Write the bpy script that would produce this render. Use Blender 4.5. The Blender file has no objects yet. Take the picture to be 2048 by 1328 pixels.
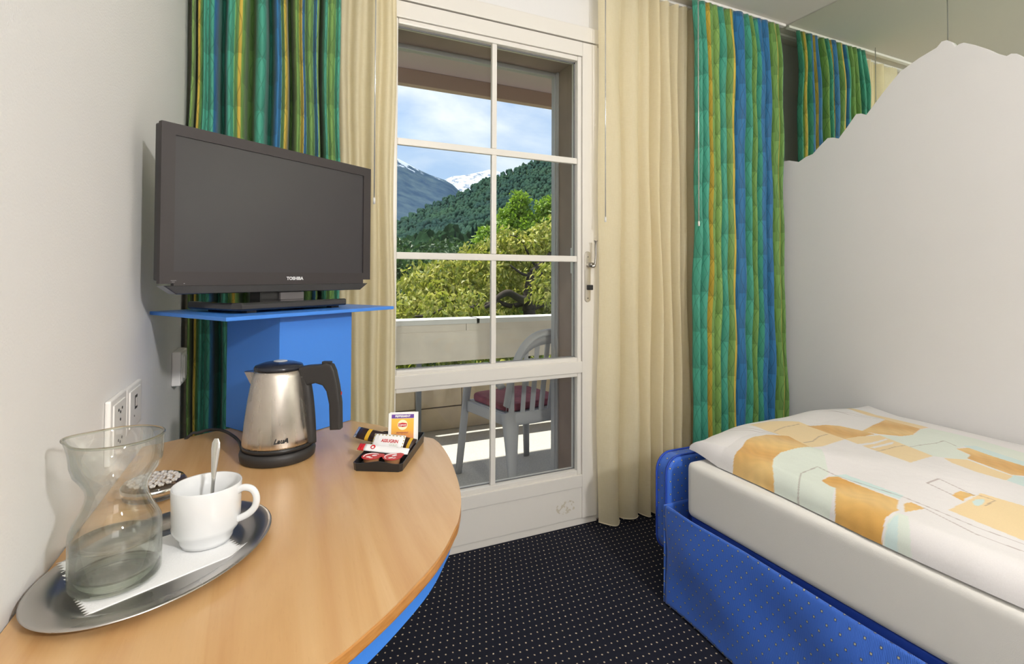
import bpy, bmesh, math, random
import numpy as np
from mathutils import Vector, Matrix
PI = math.pi
rnd = random.Random(7)
S = bpy.context.scene
C = S.collection

# ------------------------------------------------------------------ camera
CH = 1.118
F_PX, YAW, PIT, ROL, PX0, PY0 = 1025.98, math.radians(24.938), math.radians(1.038), math.radians(.1966), 1024.0, 532.96
fw = Vector((math.sin(YAW)*math.cos(PIT), math.cos(YAW)*math.cos(PIT), math.sin(PIT)))
r0 = Vector((math.cos(YAW), -math.sin(YAW), 0)); u0 = r0.cross(fw)
rt = math.cos(ROL)*r0 + math.sin(ROL)*u0; up = -math.sin(ROL)*r0 + math.cos(ROL)*u0
cam = bpy.data.cameras.new('camera'); co = bpy.data.objects.new('camera', cam); C.objects.link(co)
M = Matrix((rt, up, -fw)).transposed().to_4x4(); M.translation = Vector((0, 0, CH)); co.matrix_world = M
cam.sensor_width = 36; cam.lens = F_PX/2048*36; cam.shift_y = (PY0-664)/2048; cam.clip_start = .03; cam.clip_end = 20000
S.camera = co
def ray(x, y): x = float(x); y = float(y); return (x-PX0)/F_PX*rt - (y-PY0)/F_PX*up + fw
def atY(x, y, Y): r = ray(x, y)*1.0; r *= Y/r.y; return Vector((r.x, r.y, r.z+CH))
def atX(x, y, X): r = ray(x, y)*1.0; r *= X/r.x; return Vector((r.x, r.y, r.z+CH))
def atZ(x, y, Z): r = ray(x, y)*1.0; r *= (Z-CH)/r.z; return Vector((r.x, r.y, Z))

# ------------------------------------------------------------------ view, world, sun, room lamp, added fills
S.view_settings.view_transform = 'Standard'; S.view_settings.look = 'None'
S.view_settings.exposure = 0.0; S.view_settings.gamma = 1.0; S.view_settings.use_curve_mapping = False
W = bpy.data.worlds.new('sky'); S.world = W; W.use_nodes = True
nt = W.node_tree; nt.nodes.clear()
def wn(t, **k):
    n = nt.nodes.new(t)
    for a, b in k.items(): setattr(n, a, b)
    return n
tc = wn('ShaderNodeTexCoord'); sx = wn('ShaderNodeSeparateXYZ'); nt.links.new(tc.outputs['Generated'], sx.inputs[0])
gr = wn('ShaderNodeValToRGB'); nt.links.new(sx.outputs['Z'], gr.inputs[0])
e = gr.color_ramp.elements; e[0].position = 0; e[0].color = (.50, .62, .76, 1); e[1].position = .7; e[1].color = (.13, .28, .62, 1)
m_ = gr.color_ramp.elements.new(.25); m_.color = (.33, .48, .72, 1)
mp = wn('ShaderNodeMapping'); mp.inputs['Rotation'].default_value = (0.35, .5, .75); mp.inputs['Scale'].default_value = (1.2, 4.2, 2.6); nt.links.new(tc.outputs['Generated'], mp.inputs[0])
no = wn('ShaderNodeTexNoise'); no.inputs['Scale'].default_value = 1.25; no.inputs['Detail'].default_value = 9; no.inputs['Roughness'].default_value = .52; no.inputs['Distortion'].default_value = .7
nt.links.new(mp.outputs[0], no.inputs['Vector'])
cr = wn('ShaderNodeValToRGB'); cr.color_ramp.elements[0].position = .38; cr.color_ramp.elements[1].position = .60; nt.links.new(no.outputs['Fac'], cr.inputs[0])
mx = wn('ShaderNodeMix', data_type='RGBA'); nt.links.new(cr.outputs[0], mx.inputs[0]); nt.links.new(gr.outputs[0], mx.inputs[6]); mx.inputs[7].default_value = (.80, .83, .86, 1)
bg = wn('ShaderNodeBackground'); bg.inputs[1].default_value = 1.45; nt.links.new(mx.outputs[2], bg.inputs[0])
ow = wn('ShaderNodeOutputWorld'); nt.links.new(bg.outputs[0], ow.inputs[0])
def light(name, kind, loc, d, energy, color, size=None, size_y=None):
    l = bpy.data.lights.new(name, kind); l.energy = energy; l.color = color
    o = bpy.data.objects.new(name, l); C.objects.link(o); o.location = loc
    o.rotation_euler = Vector(d).to_track_quat('-Z', 'Y').to_euler()
    if kind == 'AREA': l.shape = 'RECTANGLE'; l.size = size; l.size_y = size_y or size
    if kind == 'SUN': l.angle = math.radians(.6)
    return o
light('sun', 'SUN', (0, 8, 20), (.26, -.27, -1), 8.0, (1, .96, .88))
light('room_lamp', 'AREA', (.98, -1.38, 1.98), (-.55, 1, -.30), 44, (1, .985, .97), .13)
light('bounce_fill', 'AREA', (.55, -.9, 1.75), (.12, .25, 1), 36, (1, .98, .965), .5)  # unseen uplight added to brighten the ceiling
light('rear_fill', 'AREA', (.40, -2.5, 1.7), (.12, 1, -.05), 9, (1, .97, .95), 1.0)  # soft fill light added behind the camera, not a fixture of the room

# ------------------------------------------------------------------ material helpers
MATS = {}
def mat(name, col, rough=.5, metal=0, bump=None, vary=None, coat=0, spec=.5, trans=0, ior=1.45, sheen=0, aniso=0):
    if name in MATS: return MATS[name]
    m = bpy.data.materials.new(name); m.use_nodes = True; t = m.node_tree; b = t.nodes['Principled BSDF']
    b.inputs['Base Color'].default_value = (*col, 1); b.inputs['Roughness'].default_value = rough; b.inputs['Metallic'].default_value = metal
    b.inputs['Coat Weight'].default_value = coat; b.inputs['Coat Roughness'].default_value = .08; b.inputs['Specular IOR Level'].default_value = spec
    b.inputs['Transmission Weight'].default_value = trans; b.inputs['IOR'].default_value = ior; b.inputs['Sheen Weight'].default_value = sheen
    b.inputs['Anisotropic'].default_value = aniso
    tcn = t.nodes.new('ShaderNodeTexCoord')
    if vary:   # (scale, amount, stretch)
        mpn = t.nodes.new('ShaderNodeMapping'); mpn.inputs['Scale'].default_value = vary[2]; t.links.new(tcn.outputs['Object'], mpn.inputs[0])
        n = t.nodes.new('ShaderNodeTexNoise'); n.inputs['Scale'].default_value = vary[0]; n.inputs['Detail'].default_value = 5; t.links.new(mpn.outputs[0], n.inputs['Vector'])
        r = t.nodes.new('ShaderNodeValToRGB'); a = vary[1]
        r.color_ramp.elements[0].position = .3; r.color_ramp.elements[1].position = .7
        r.color_ramp.elements[0].color = (*[c*(1-a) for c in col], 1); r.color_ramp.elements[1].color = (*[min(1, c*(1+a)) for c in col], 1)
        t.links.new(n.outputs['Fac'], r.inputs[0]); t.links.new(r.outputs[0], b.inputs['Base Color'])
    if bump:   # (scale, strength)
        n = t.nodes.new('ShaderNodeTexNoise'); n.inputs['Scale'].default_value = bump[0]; n.inputs['Detail'].default_value = 4; t.links.new(tcn.outputs['Object'], n.inputs['Vector'])
        bp = t.nodes.new('ShaderNodeBump'); bp.inputs['Strength'].default_value = bump[1]; bp.inputs['Distance'].default_value = .002
        t.links.new(n.outputs['Fac'], bp.inputs['Height']); t.links.new(bp.outputs[0], b.inputs['Normal'])
    MATS[name] = m; return m
class NG:    # tiny node builder for custom materials
    def __init__(s, name):
        s.m = bpy.data.materials.new(name); s.m.use_nodes = True; s.t = s.m.node_tree; s.b = s.t.nodes['Principled BSDF']; s.o = s.t.nodes['Material Output']
        MATS[name] = s.m
    def n(s, typ, ins=None, **k):
        q = s.t.nodes.new(typ)
        for a, v in k.items(): setattr(q, a, v)
        for a, v in (ins or {}).items(): s.set(q.inputs[a], v)
        return q
    def set(s, sock, v):
        if isinstance(v, bpy.types.NodeSocket): s.t.links.new(v, sock)
        else: sock.default_value = v
    def math(s, op, a, b=0.0, c=0.0):
        q = s.t.nodes.new('ShaderNodeMath'); q.operation = op
        s.set(q.inputs[0], a); s.set(q.inputs[1], b); s.set(q.inputs[2], c); return q.outputs[0]
    def mix(s, f, a, b, mode='MIX'):
        q = s.t.nodes.new('ShaderNodeMix'); q.data_type = 'RGBA'; q.blend_type = mode
        s.set(q.inputs[0], f); s.set(q.inputs[6], a); s.set(q.inputs[7], b); return q.outputs[2]
    def ramp(s, f, stops, interp='LINEAR'):
        q = s.t.nodes.new('ShaderNodeValToRGB'); s.set(q.inputs[0], f); q.color_ramp.interpolation = interp
        el = q.color_ramp.elements
        while len(el) < len(stops): el.new(.5)
        for i, (p, c) in enumerate(stops): el[i].position = p; el[i].color = (*c, 1) if len(c) == 3 else c
        return q.outputs[0]
    def noise(s, scale, detail=4, vec=None, stretch=None, rough=.5, dist=0):
        if vec is None: vec = s.n('ShaderNodeTexCoord').outputs['Object']
        if stretch: vec = s.n('ShaderNodeMapping', {0: vec, 3: stretch}).outputs[0]
        return s.n('ShaderNodeTexNoise', {'Vector': vec, 'Scale': scale, 'Detail': detail, 'Roughness': rough, 'Distortion': dist}).outputs['Fac']
    def bump(s, h, strength=.3, dist=.002): s.set(s.b.inputs['Normal'], s.n('ShaderNodeBump', {'Height': h, 'Strength': strength, 'Distance': dist}).outputs[0])
    def P(s, **k):
        for a, v in k.items(): s.set(s.b.inputs[a.replace('_', ' ')], v)

WALL = mat('wall_plaster', (.80, .785, .765), .75, bump=(260, .25))
g = NG('ceiling_paint'); g.P(Base_Color=(.70, .66, .60, 1), Roughness=.85)
CEIL = g.m
WHITE = mat('white_lacquer', (.80, .765, .70), .35, bump=(60, .05))
BLUE = mat('blue_powder_coat', (.055, .235, .74), .42, bump=(900, .08), coat=.1)
BLK = mat('black_plastic', (.022, .021, .021), .32)
BLKM = mat('black_matte_plastic', (.03, .028, .027), .5)
WPL = mat('white_plastic', (.84, .82, .79), .3)
CHROME = mat('chrome', (.78, .77, .75), .12, 1)
STEELD = mat('dark_satin_metal', (.35, .33, .30), .35, 1)
CERAM = mat('white_porcelain', (.70, .71, .715), .08, coat=.6)

# brushed steel
g = NG('brushed_steel'); f = g.noise(60, 4, stretch=(1, 1, .04)); g.P(Metallic=1.0, Roughness=g.ramp(f, [(.3, (.24,)*3), (.7, (.32,)*3)]), Base_Color=g.ramp(g.noise(30), [(.3, (.62, .56, .49)), (.7, (.70, .64, .57))]), Anisotropic=.6); STEEL = g.m
g = NG('tray_steel'); g.P(Metallic=1.0, Roughness=g.ramp(g.noise(9, 3), [(.3, (.24,)*3), (.7, (.32,)*3)]), Base_Color=(.50, .48, .46, 1)); TRAYM = g.m
# beech
g = NG('beech_wood')
v = g.n('ShaderNodeTexCoord').outputs['Object']
f1 = g.noise(3.2, 6, v, (5.5, .55, 1), .55, 1.1); f2 = g.noise(55, 4, v, (6, .35, 1)); f3 = g.noise(190, 2, v, (1.6, .25, 1))
wv = g.n('ShaderNodeTexWave', {'Vector': g.n('ShaderNodeMapping', {0: v, 2: (0, 0, .28), 3: (1.0, .14, 1)}).outputs[0], 'Scale': 3.2, 'Distortion': 5.5, 'Detail': 2.0, 'Detail Scale': 1.1}).outputs['Fac']
c1 = g.ramp(f1, [(.25, (.49, .265, .10)), (.5, (.58, .355, .16)), (.75, (.65, .435, .225))])
c2 = g.mix(g.math('MULTIPLY', g.ramp(wv, [(0, (0,)*3), (.06, (0,)*3), (.0, (0,)*3)]) if False else g.math('POWER', wv, 9.0), .30), c1, (.42, .19, .06, 1))
c3 = g.mix(g.math('MULTIPLY', f2, .35), c2, (.66, .40, .18, 1)); c4 = g.mix(g.math('MULTIPLY', g.math('GREATER_THAN', f3, .66), .08), c3, (.42, .22, .08, 1))
g.P(Base_Color=c4, Roughness=.36, Coat_Weight=.35, Coat_Roughness=.22); g.bump(f2, .05); BEECH = g.m
g = NG('beech_edge'); g.P(Base_Color=g.ramp(g.noise(40, 3, None, (1, 1, 6)), [(.3, (.42, .17, .035)), (.7, (.55, .26, .07))]), Roughness=.35); EDGE = g.m
# carpet
g = NG('dotted_carpet')
v = g.n('ShaderNodeTexCoord').outputs['Object']; sp = g.n('ShaderNodeSeparateXYZ', {0: v})
nz = g.n('ShaderNodeTexNoise', {'Vector': v, 'Scale': 60.0, 'Detail': 2.0}); off = g.n('ShaderNodeSeparateColor', {0: nz.outputs['Color']})
xs = g.math('ADD', sp.outputs[0], g.math('MULTIPLY', g.math('SUBTRACT', off.outputs[0], .5), .006)); ys = g.math('ADD', sp.outputs[1], g.math('MULTIPLY', g.math('SUBTRACT', off.outputs[1], .5), .004))
row = g.math('DIVIDE', ys, .0275); ri = g.math('FLOOR', row); rf = g.math('SUBTRACT', g.math('FRACT', row), .5)
cx = g.math('SUBTRACT', g.math('FRACT', g.math('ADD', g.math('DIVIDE', xs, .0215), g.math('MULTIPLY', ri, .5))), .5)
d2 = g.math('ADD', g.math('POWER', g.math('MULTIPLY', cx, .0215/.0024), 2.0), g.math('POWER', g.math('MULTIPLY', rf, .0275/.0028), 2.0))
dot = g.math('LESS_THAN', d2, 1.0)
pile = g.noise(900, 2, v)
base = g.ramp(pile, [(.3, (.008, .009, .017)), (.7, (.030, .032, .050))])
g.P(Base_Color=g.mix(dot, base, (.78, .64, .45, 1)), Roughness=.95, Specular_IOR_Level=.15); g.bump(g.math('ADD', pile, g.math('MULTIPLY', dot, .6)), .8, .003); CARPET = g.m
# blue upholstery with woven dots, uses UV in metres
g = NG('blue_dotted_fabric')
uv = g.n('ShaderNodeUVMap').outputs[0]; sp = g.n('ShaderNodeSeparateXYZ', {0: uv})
row = g.math('DIVIDE', sp.outputs[1], .022); ri = g.math('FLOOR', row); rf = g.math('ABSOLUTE', g.math('SUBTRACT', g.math('FRACT', row), .5))
cx = g.math('ABSOLUTE', g.math('SUBTRACT', g.math('FRACT', g.math('ADD', g.math('DIVIDE', sp.outputs[0], .034), g.math('MULTIPLY', ri, .5))), .5))
dd = g.math('MAXIMUM', g.math('MULTIPLY', cx, .034), g.math('MULTIPLY', rf, .022))
dot = g.math('LESS_THAN', dd, .0020); rim = g.math('LESS_THAN', dd, .0032)
rib = g.math('SINE', g.math('MULTIPLY', sp.outputs[0], 2*PI/.0032))
bc = g.mix(g.math('MULTIPLY_ADD', rib, .25, .5), (.028, .11, .52, 1), (.055, .19, .74, 1)); bc = g.mix(rim, bc, (.02, .045, .16, 1)); bc = g.mix(dot, bc, (.50, .48, .33, 1))
g.P(Base_Color=bc, Roughness=.6, Sheen_Weight=.3, Sheen_Roughness=.4); g.bump(g.math('ADD', rib, g.math('MULTIPLY', dot, 1.5)), .25, .001); FABRIC = g.m
PIPING = mat('blue_piping', (.02, .07, .45), .6)
SHEET = mat('cream_sheet', (.80, .78, .735), .85, bump=(500, .15), sheen=.2)
# duvet: printed colours stored on the cloth
g = NG('printed_duvet'); ca = g.n('ShaderNodeVertexColor', layer_name='print').outputs[0]
g.P(Base_Color=g.mix(.10, ca, g.ramp(g.noise(420, 2), [(.3, (.55,)*3), (.7, (.95,)*3)]), 'MULTIPLY'), Roughness=.8, Sheen_Weight=.15); g.bump(g.noise(7, 4), .35, .02); DUVET = g.m
# green curtain
g = NG('green_striped_curtain'); uv = g.n('ShaderNodeUVMap').outputs[0]; sp = g.n('ShaderNodeSeparateXYZ', {0: uv}); ca = g.n('ShaderNodeVertexColor', layer_name='stripe').outputs[0]
u, vv = sp.outputs[0], sp.outputs[1]
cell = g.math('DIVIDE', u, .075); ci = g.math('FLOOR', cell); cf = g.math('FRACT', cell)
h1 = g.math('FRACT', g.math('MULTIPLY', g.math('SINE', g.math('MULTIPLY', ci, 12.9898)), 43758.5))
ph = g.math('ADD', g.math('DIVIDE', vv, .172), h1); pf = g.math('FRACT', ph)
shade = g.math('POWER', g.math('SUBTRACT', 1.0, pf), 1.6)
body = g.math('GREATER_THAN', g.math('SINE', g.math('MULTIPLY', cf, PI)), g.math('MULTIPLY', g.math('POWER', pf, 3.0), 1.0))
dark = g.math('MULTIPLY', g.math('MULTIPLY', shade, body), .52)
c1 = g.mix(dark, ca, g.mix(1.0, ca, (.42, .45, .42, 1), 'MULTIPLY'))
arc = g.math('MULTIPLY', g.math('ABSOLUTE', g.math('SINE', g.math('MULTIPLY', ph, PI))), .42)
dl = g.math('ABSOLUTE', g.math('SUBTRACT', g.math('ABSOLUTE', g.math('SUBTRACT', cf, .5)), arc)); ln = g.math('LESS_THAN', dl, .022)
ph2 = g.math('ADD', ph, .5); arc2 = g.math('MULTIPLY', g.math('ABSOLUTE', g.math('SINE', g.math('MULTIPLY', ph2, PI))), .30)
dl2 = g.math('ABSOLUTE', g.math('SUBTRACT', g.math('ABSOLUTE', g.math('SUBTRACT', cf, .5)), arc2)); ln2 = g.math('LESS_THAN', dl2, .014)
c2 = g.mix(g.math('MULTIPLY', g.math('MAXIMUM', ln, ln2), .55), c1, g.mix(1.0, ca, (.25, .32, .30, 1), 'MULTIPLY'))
g.P(Base_Color=c2, Roughness=.55, Sheen_Weight=.2, Specular_IOR_Level=.35); g.bump(g.noise(24, 4, None, (1, 1, .7)), .5, .006); GREENC = g.m
# sheer cream curtain
g = NG('sheer_cream_voile')
wa = g.noise(700, 2, None, (1, 1, .06)); wb = g.noise(700, 2, None, (.06, .06, 1))
colr = g.ramp(g.math('ADD', g.math('MULTIPLY', wa, .5), g.math('MULTIPLY', wb, .5)), [(.35, (.85, .765, .53)), (.65, (.94, .87, .66))])
df = g.n('ShaderNodeBsdfDiffuse', {0: colr}).outputs[0]; tr = g.n('ShaderNodeBsdfTranslucent', {0: (.98, .88, .62, 1)}).outputs[0]; tp = g.n('ShaderNodeBsdfTransparent', {0: (1, .97, .88, 1)}).outputs[0]
s1 = g.n('ShaderNodeMixShader', {0: .38, 1: df, 2: tr}).outputs[0]; s2 = g.n('ShaderNodeMixShader', {0: .17, 1: s1, 2: tp}).outputs[0]
g.t.links.new(s2, g.o.inputs[0]); SHEER = g.m
# thin window glass and table glass
g = NG('window_glass'); lw = g.math('MULTIPLY_ADD', g.math('POWER', g.n('ShaderNodeLayerWeight', {'Blend': .5}).outputs['Facing'], 5.0), .8, .018)
gl = g.n('ShaderNodeBsdfGlossy', {'Color': (.95, 1, .98, 1), 'Roughness': .0}).outputs[0]; tp = g.n('ShaderNodeBsdfTransparent', {0: (.95, .965, .955, 1)}).outputs[0]
g.t.links.new(g.n('ShaderNodeMixShader', {0: lw, 1: tp, 2: gl}).outputs[0], g.o.inputs[0]); GLASS = g.m
def clear(name, ior, tint, refr, edge):
    g = NG(name); fc = g.n('ShaderNodeLayerWeight', {'Blend': .5}).outputs['Facing']; fr = g.math('MULTIPLY_ADD', g.math('POWER', fc, 4.2), .85, .032)
    tc_ = g.mix(g.math('POWER', fc, 3.5), (*tint, 1), (*edge, 1)); tp = g.n('ShaderNodeBsdfTransparent', {0: tc_}).outputs[0]
    rf = g.n('ShaderNodeBsdfRefraction', {0: (*tint, 1), 1: 0.0, 2: ior}).outputs[0]; th_ = g.n('ShaderNodeMixShader', {0: refr, 1: tp, 2: rf}).outputs[0]
    gl = g.n('ShaderNodeBsdfGlossy', {'Color': (1, 1, 1, 1), 'Roughness': .01}).outputs[0]
    g.t.links.new(g.n('ShaderNodeMixShader', {0: fr, 1: th_, 2: gl}).outputs[0], g.o.inputs[0]); return g.m
CGLASS = clear('clear_glass', 1.25, (.99, .997, .985), .16, (.78, .83, .76)); WATER = clear('water', 1.2, (.99, .998, .975), .12, (.95, .97, .91)); RIMG = clear('rim_glass', 1.45, (.97, .99, .95), .7, (.75, .72, .62)); TGLASS = clear('cut_glass', 1.5, (.97, .98, .97), .7, (.7, .7, .68))
g = NG('mirror_glass'); g.P(Metallic=1.0, Roughness=.01, Base_Color=(.80, .85, .77, 1)); MIRROR = g.m
g = NG('screen_glass'); g.P(Base_Color=(.035, .031, .034, 1), Roughness=.34, Specular_IOR_Level=.6); g.bump(g.noise(2500, 1), .03, .0003); SCREEN = g.m
g = NG('tv_bezel'); g.P(Base_Color=(.038, .031, .031, 1), Roughness=.45); BEZEL = g.m

# ------------------------------------------------------------------ mesh helpers
def link(name, bm, m, parent=None, smooth=False, loc=None, kind=None):
    me = bpy.data.meshes.new(name); bm.to_mesh(me); bm.free()
    return link_me(name, me, m, parent, smooth, loc, kind)
def link_me(name, me, m, parent=None, smooth=False, loc=None, kind=None):
    for x in (m if isinstance(m, (list, tuple)) else [m]):
        if x: me.materials.append(x)
    if smooth:
        me.polygons.foreach_set('use_smooth', [True]*len(me.polygons))
    o = bpy.data.objects.new(name, me); C.objects.link(o)
    if parent: o.parent = parent
    if loc is not None: o.location = loc
    if kind: o['kind'] = kind
    return o
def tag(o, label, cat, group=None):
    o['label'] = label; o['category'] = cat
    if group: o['group'] = group
    return o
def empty(name, loc=(0, 0, 0), rz=0, kind=None):
    o = bpy.data.objects.new(name, None); C.objects.link(o); o.location = loc; o.rotation_euler = (0, 0, rz); o.empty_display_size = .05
    if kind: o['kind'] = kind
    return o
def thing(name, label, cat, loc=(0, 0, 0), rz=0, group=None): return tag(empty(name, loc, rz), label, cat, group)
def struct(o, label=None):
    o['kind'] = 'structure'
    if label: o['label'] = label
    return o
def box(bm, x0, x1, y0, y1, z0, z1, bev=0, seg=2):
    r = bmesh.ops.create_cube(bm, size=1); vs = r['verts']
    for q in vs: q.co = Vector((x0+(q.co.x+.5)*(x1-x0), y0+(q.co.y+.5)*(y1-y0), z0+(q.co.z+.5)*(z1-z0)))
    if bev > 0:
        es = list({e for q in vs for e in q.link_edges})
        bmesh.ops.bevel(bm, geom=es, offset=bev, segments=seg, profile=.7, affect='EDGES')
    return vs
def bx(*a, **k): bm = bmesh.new(); box(bm, *a, **k); return bm
def prism(bm, pts, z0, z1, bev=0, M4=None, seg=2):
    bot = [bm.verts.new((p[0], p[1], z0)) for p in pts]; top = [bm.verts.new((p[0], p[1], z1)) for p in pts]
    n = len(pts); fs = [bm.faces.new(top), bm.faces.new(bot[::-1])]
    for i in range(n): fs.append(bm.faces.new((bot[i], bot[(i+1) % n], top[(i+1) % n], top[i])))
    bmesh.ops.recalc_face_normals(bm, faces=fs)
    if bev > 0:
        es = [e for e in fs[0].edges] + [e for e in fs[1].edges]
        bmesh.ops.bevel(bm, geom=es, offset=bev, segments=seg, profile=.6, affect='EDGES')
    if M4 is not None: bmesh.ops.transform(bm, matrix=M4, verts=bm.verts)
    return bm
def lathe(bm, prof, seg=48, c=(0, 0, 0), shape=None, closed=False):
    rings = []
    for (r, z) in prof:
        if r < 1e-6: rings.append([bm.verts.new((c[0], c[1], c[2]+z))]); continue
        ring = []
        for i in range(seg):
            a = 2*PI*i/seg; x, y = r*math.cos(a), r*math.sin(a)
            if shape: x, y = shape(x, y, z, a)
            ring.append(bm.verts.new((c[0]+x, c[1]+y, c[2]+z)))
        rings.append(ring)
    pairs = list(zip(rings, rings[1:])) + ([(rings[-1], rings[0])] if closed else [])
    for A, B in pairs:
        if len(A) == 1 and len(B) == 1: continue
        for i in range(seg):
            j = (i+1) % seg
            if len(A) == 1: bm.faces.new((A[0], B[i], B[j]))
            elif len(B) == 1: bm.faces.new((A[i], A[j], B[0]))
            else: bm.faces.new((A[i], A[j], B[j], B[i]))
    bmesh.ops.recalc_face_normals(bm, faces=bm.faces)
    return bm
def smoothpts(P, n=8):
    P = [Vector(p) for p in P]; out = []
    for i in range(len(P)-1):
        a, b, c, d = P[max(i-1, 0)], P[i], P[i+1], P[min(i+2, len(P)-1)]
        for k in range(n):
            t = k/n; out.append(.5*((2*b)+(c-a)*t+(2*a-5*b+4*c-d)*t*t+(3*b-a-3*c+d)*t**3))
    out.append(P[-1]); return out
def tube(bm, pts, r, seg=10, cap=True, flat=1.0, side=None):
    pts = [Vector(p) for p in pts]; n = len(pts); rr = r if isinstance(r, (list, tuple)) else [r]*n
    rings = []; pv = None
    for i in range(n):
        t = (pts[min(i+1, n-1)]-pts[max(i-1, 0)]).normalized()
        if pv is None:
            a = Vector(side) if side else (Vector((0, 0, 1)) if abs(t.z) < .9 else Vector((1, 0, 0))); pv = (a-t*a.dot(t)).normalized()
        else: pv = (pv-t*pv.dot(t)).normalized()
        w = t.cross(pv); ring = []
        for k in range(seg):
            a = 2*PI*k/seg; ring.append(bm.verts.new(pts[i]+pv*math.cos(a)*rr[i]+w*math.sin(a)*rr[i]*flat))
        rings.append(ring)
    for A, B in zip(rings, rings[1:]):
        for k in range(seg): bm.faces.new((A[k], A[(k+1) % seg], B[(k+1) % seg], B[k]))
    if cap:
        bm.faces.new(rings[0][::-1]); bm.faces.new(rings[-1])
    bmesh.ops.recalc_face_normals(bm, faces=bm.faces)
    return bm
def np_mesh(name, V, Fq):
    me = bpy.data.meshes.new(name); V = np.asarray(V, np.float32).reshape(-1, 3); Fq = np.asarray(Fq, np.int32)
    k = Fq.shape[1]; me.vertices.add(len(V)); me.vertices.foreach_set('co', V.ravel())
    me.loops.add(Fq.size); me.loops.foreach_set('vertex_index', Fq.ravel())
    me.polygons.add(len(Fq)); me.polygons.foreach_set('loop_start', np.arange(0, Fq.size, k, dtype=np.int32)); me.polygons.foreach_set('loop_total', np.full(len(Fq), k, np.int32))
    me.update(calc_edges=True); me.validate(); return me
def grid_faces(nu, nv):     # index = i*nv + j
    i, j = np.meshgrid(np.arange(nu-1), np.arange(nv-1), indexing='ij'); a = (i*nv+j).ravel()
    return np.stack([a, a+nv, a+nv+1, a+1], 1)
def set_uv(me, uv):          # per-vertex uv
    l = me.uv_layers.new(name='UVMap'); idx = np.empty(len(me.loops), np.int32); me.loops.foreach_get('vertex_index', idx)
    l.data.foreach_set('uv', np.asarray(uv, np.float32)[idx].ravel())
def set_col(me, name, col):
    a = me.color_attributes.new(name, 'FLOAT_COLOR', 'POINT'); c = np.ones((len(col), 4), np.float32); c[:, :3] = col; a.data.foreach_set('color', c.ravel())
def text(name, s, size, m, parent, M4, thick=.0002, bold=0, shear=0, sx=1.0):
    cu = bpy.data.curves.new(name, 'FONT'); cu.body = s; cu.size = size; cu.align_x = 'CENTER'; cu.align_y = 'CENTER'; cu.extrude = thick; cu.offset = bold; cu.shear = shear; cu.resolution_u = 3
    tmp = bpy.data.objects.new(name, cu); C.objects.link(tmp); dg = bpy.context.evaluated_depsgraph_get(); dg.update()
    me = bpy.data.meshes.new_from_object(tmp.evaluated_get(dg)); bpy.data.objects.remove(tmp); me.name = name
    me.materials.clear()
    me.transform(M4 @ Matrix.Diagonal((sx, 1, 1, 1)))
    return link_me(name, me, m, parent)
def basis(o, x, y, z): M4 = Matrix((x, y, z)).transposed().to_4x4(); M4.translation = Vector(o); return M4
def uv_box(o, sc=1.0):       # metre-scaled box mapping in object space
    me = o.data; l = me.uv_layers.new(name='UVMap')
    for p in me.polygons:
        n = p.normal; ax = max(range(3), key=lambda k: abs(n[k]))
        for li in p.loop_indices:
            c = me.vertices[me.loops[li].vertex_index].co
            l.data[li].uv = ((c.y, c.z) if ax == 0 else (c.x, c.z) if ax == 1 else (c.y, c.x))

# ------------------------------------------------------------------ room shell
XL, XR, YB, YR, ZC = -.25, 2.47, 2.0, -2.7, 2.458
struct(link('floor', bx(XL-.1, XR+.1, YR-.1, YB, -.12, 0), CARPET), 'black carpet with small beige dots')
struct(link('ceiling', bx(XL-.1, XR+.1, YR-.1, YB+.2, ZC, ZC+.2), CEIL), 'plain pale ceiling')
struct(link('wall_left', bx(XL-.1, XL, YR-.1, YB+.2, 0, ZC), WALL), 'white plaster wall behind the television')
struct(link('wall_right', bx(XR, XR+.1, YR-.1, YB+.2, 0, ZC), WALL))
struct(link('wall_rear', bx(XL, XR, YR-.1, YR, 0, ZC), WALL))
DX0, DX1, DZ1 = .33, 1.352, 2.186
bm = bmesh.new(); box(bm, XL, DX0, YB, YB+.2, 0, ZC); box(bm, DX1, XR, YB, YB+.2, 0, ZC); box(bm, DX0, DX1, YB, YB+.2, DZ1+.002, ZC)
struct(link('wall_back', bm, WALL))
# architrave and threshold
struct(link('trim_1', bx(DX0-.05, DX1+.06, YB-.034, YB-.0005, DZ1+.003, DZ1+.07, bev=.004), WHITE), 'white lintel board above the balcony door')
struct(link('trim_2', bx(DX0-.05, DX1, YB-.02, YB-.0005, 0.0005, .030, bev=.003), WHITE), 'white threshold strip below the balcony door')

# ------------------------------------------------------------------ balcony door
D = empty('door_1', (DX0, YB, .032), kind='structure'); D['label'] = 'white balcony door with eight glass panes between thin bars'
def dpart(name, *a, m=WHITE, bev=.003, parent=D, smooth=False):
    x0, x1, y0, y1, z0, z1 = a
    return link(name, bx(x0-DX0, x1-DX0, y0-YB, y1-YB, z0-.032, z1-.032, bev=bev), m, parent, smooth)
GX0, GX1 = .430, 1.246
ZB0, ZB1, ZM0, ZM1, ZT = .032, .246, .664, .751, 2.098
YF, YBk = YB-.03, YB+.035
dpart('stile', DX0+.002, GX0-.022, YF, YBk, ZB0, DZ1-.002)
dpart('stile', GX1+.022, DX1-.004, YF, YBk, ZB0, DZ1-.002)
dpart('rail', GX0-.022, GX1+.022, YF, YBk, ZT+.022, DZ1-.002)
dpart('rail', GX0-.022, GX1+.022, YF, YBk, ZM0+.018, ZM1-.018)
dpart('rail', GX0-.022, GX1+.022, YF, YBk, ZB1-.075, ZB1-.02)
g = NG('stained_lacquer'); sx_ = g.n('ShaderNodeSeparateXYZ', {0: g.n('ShaderNodeTexCoord').outputs['Object']})
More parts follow.
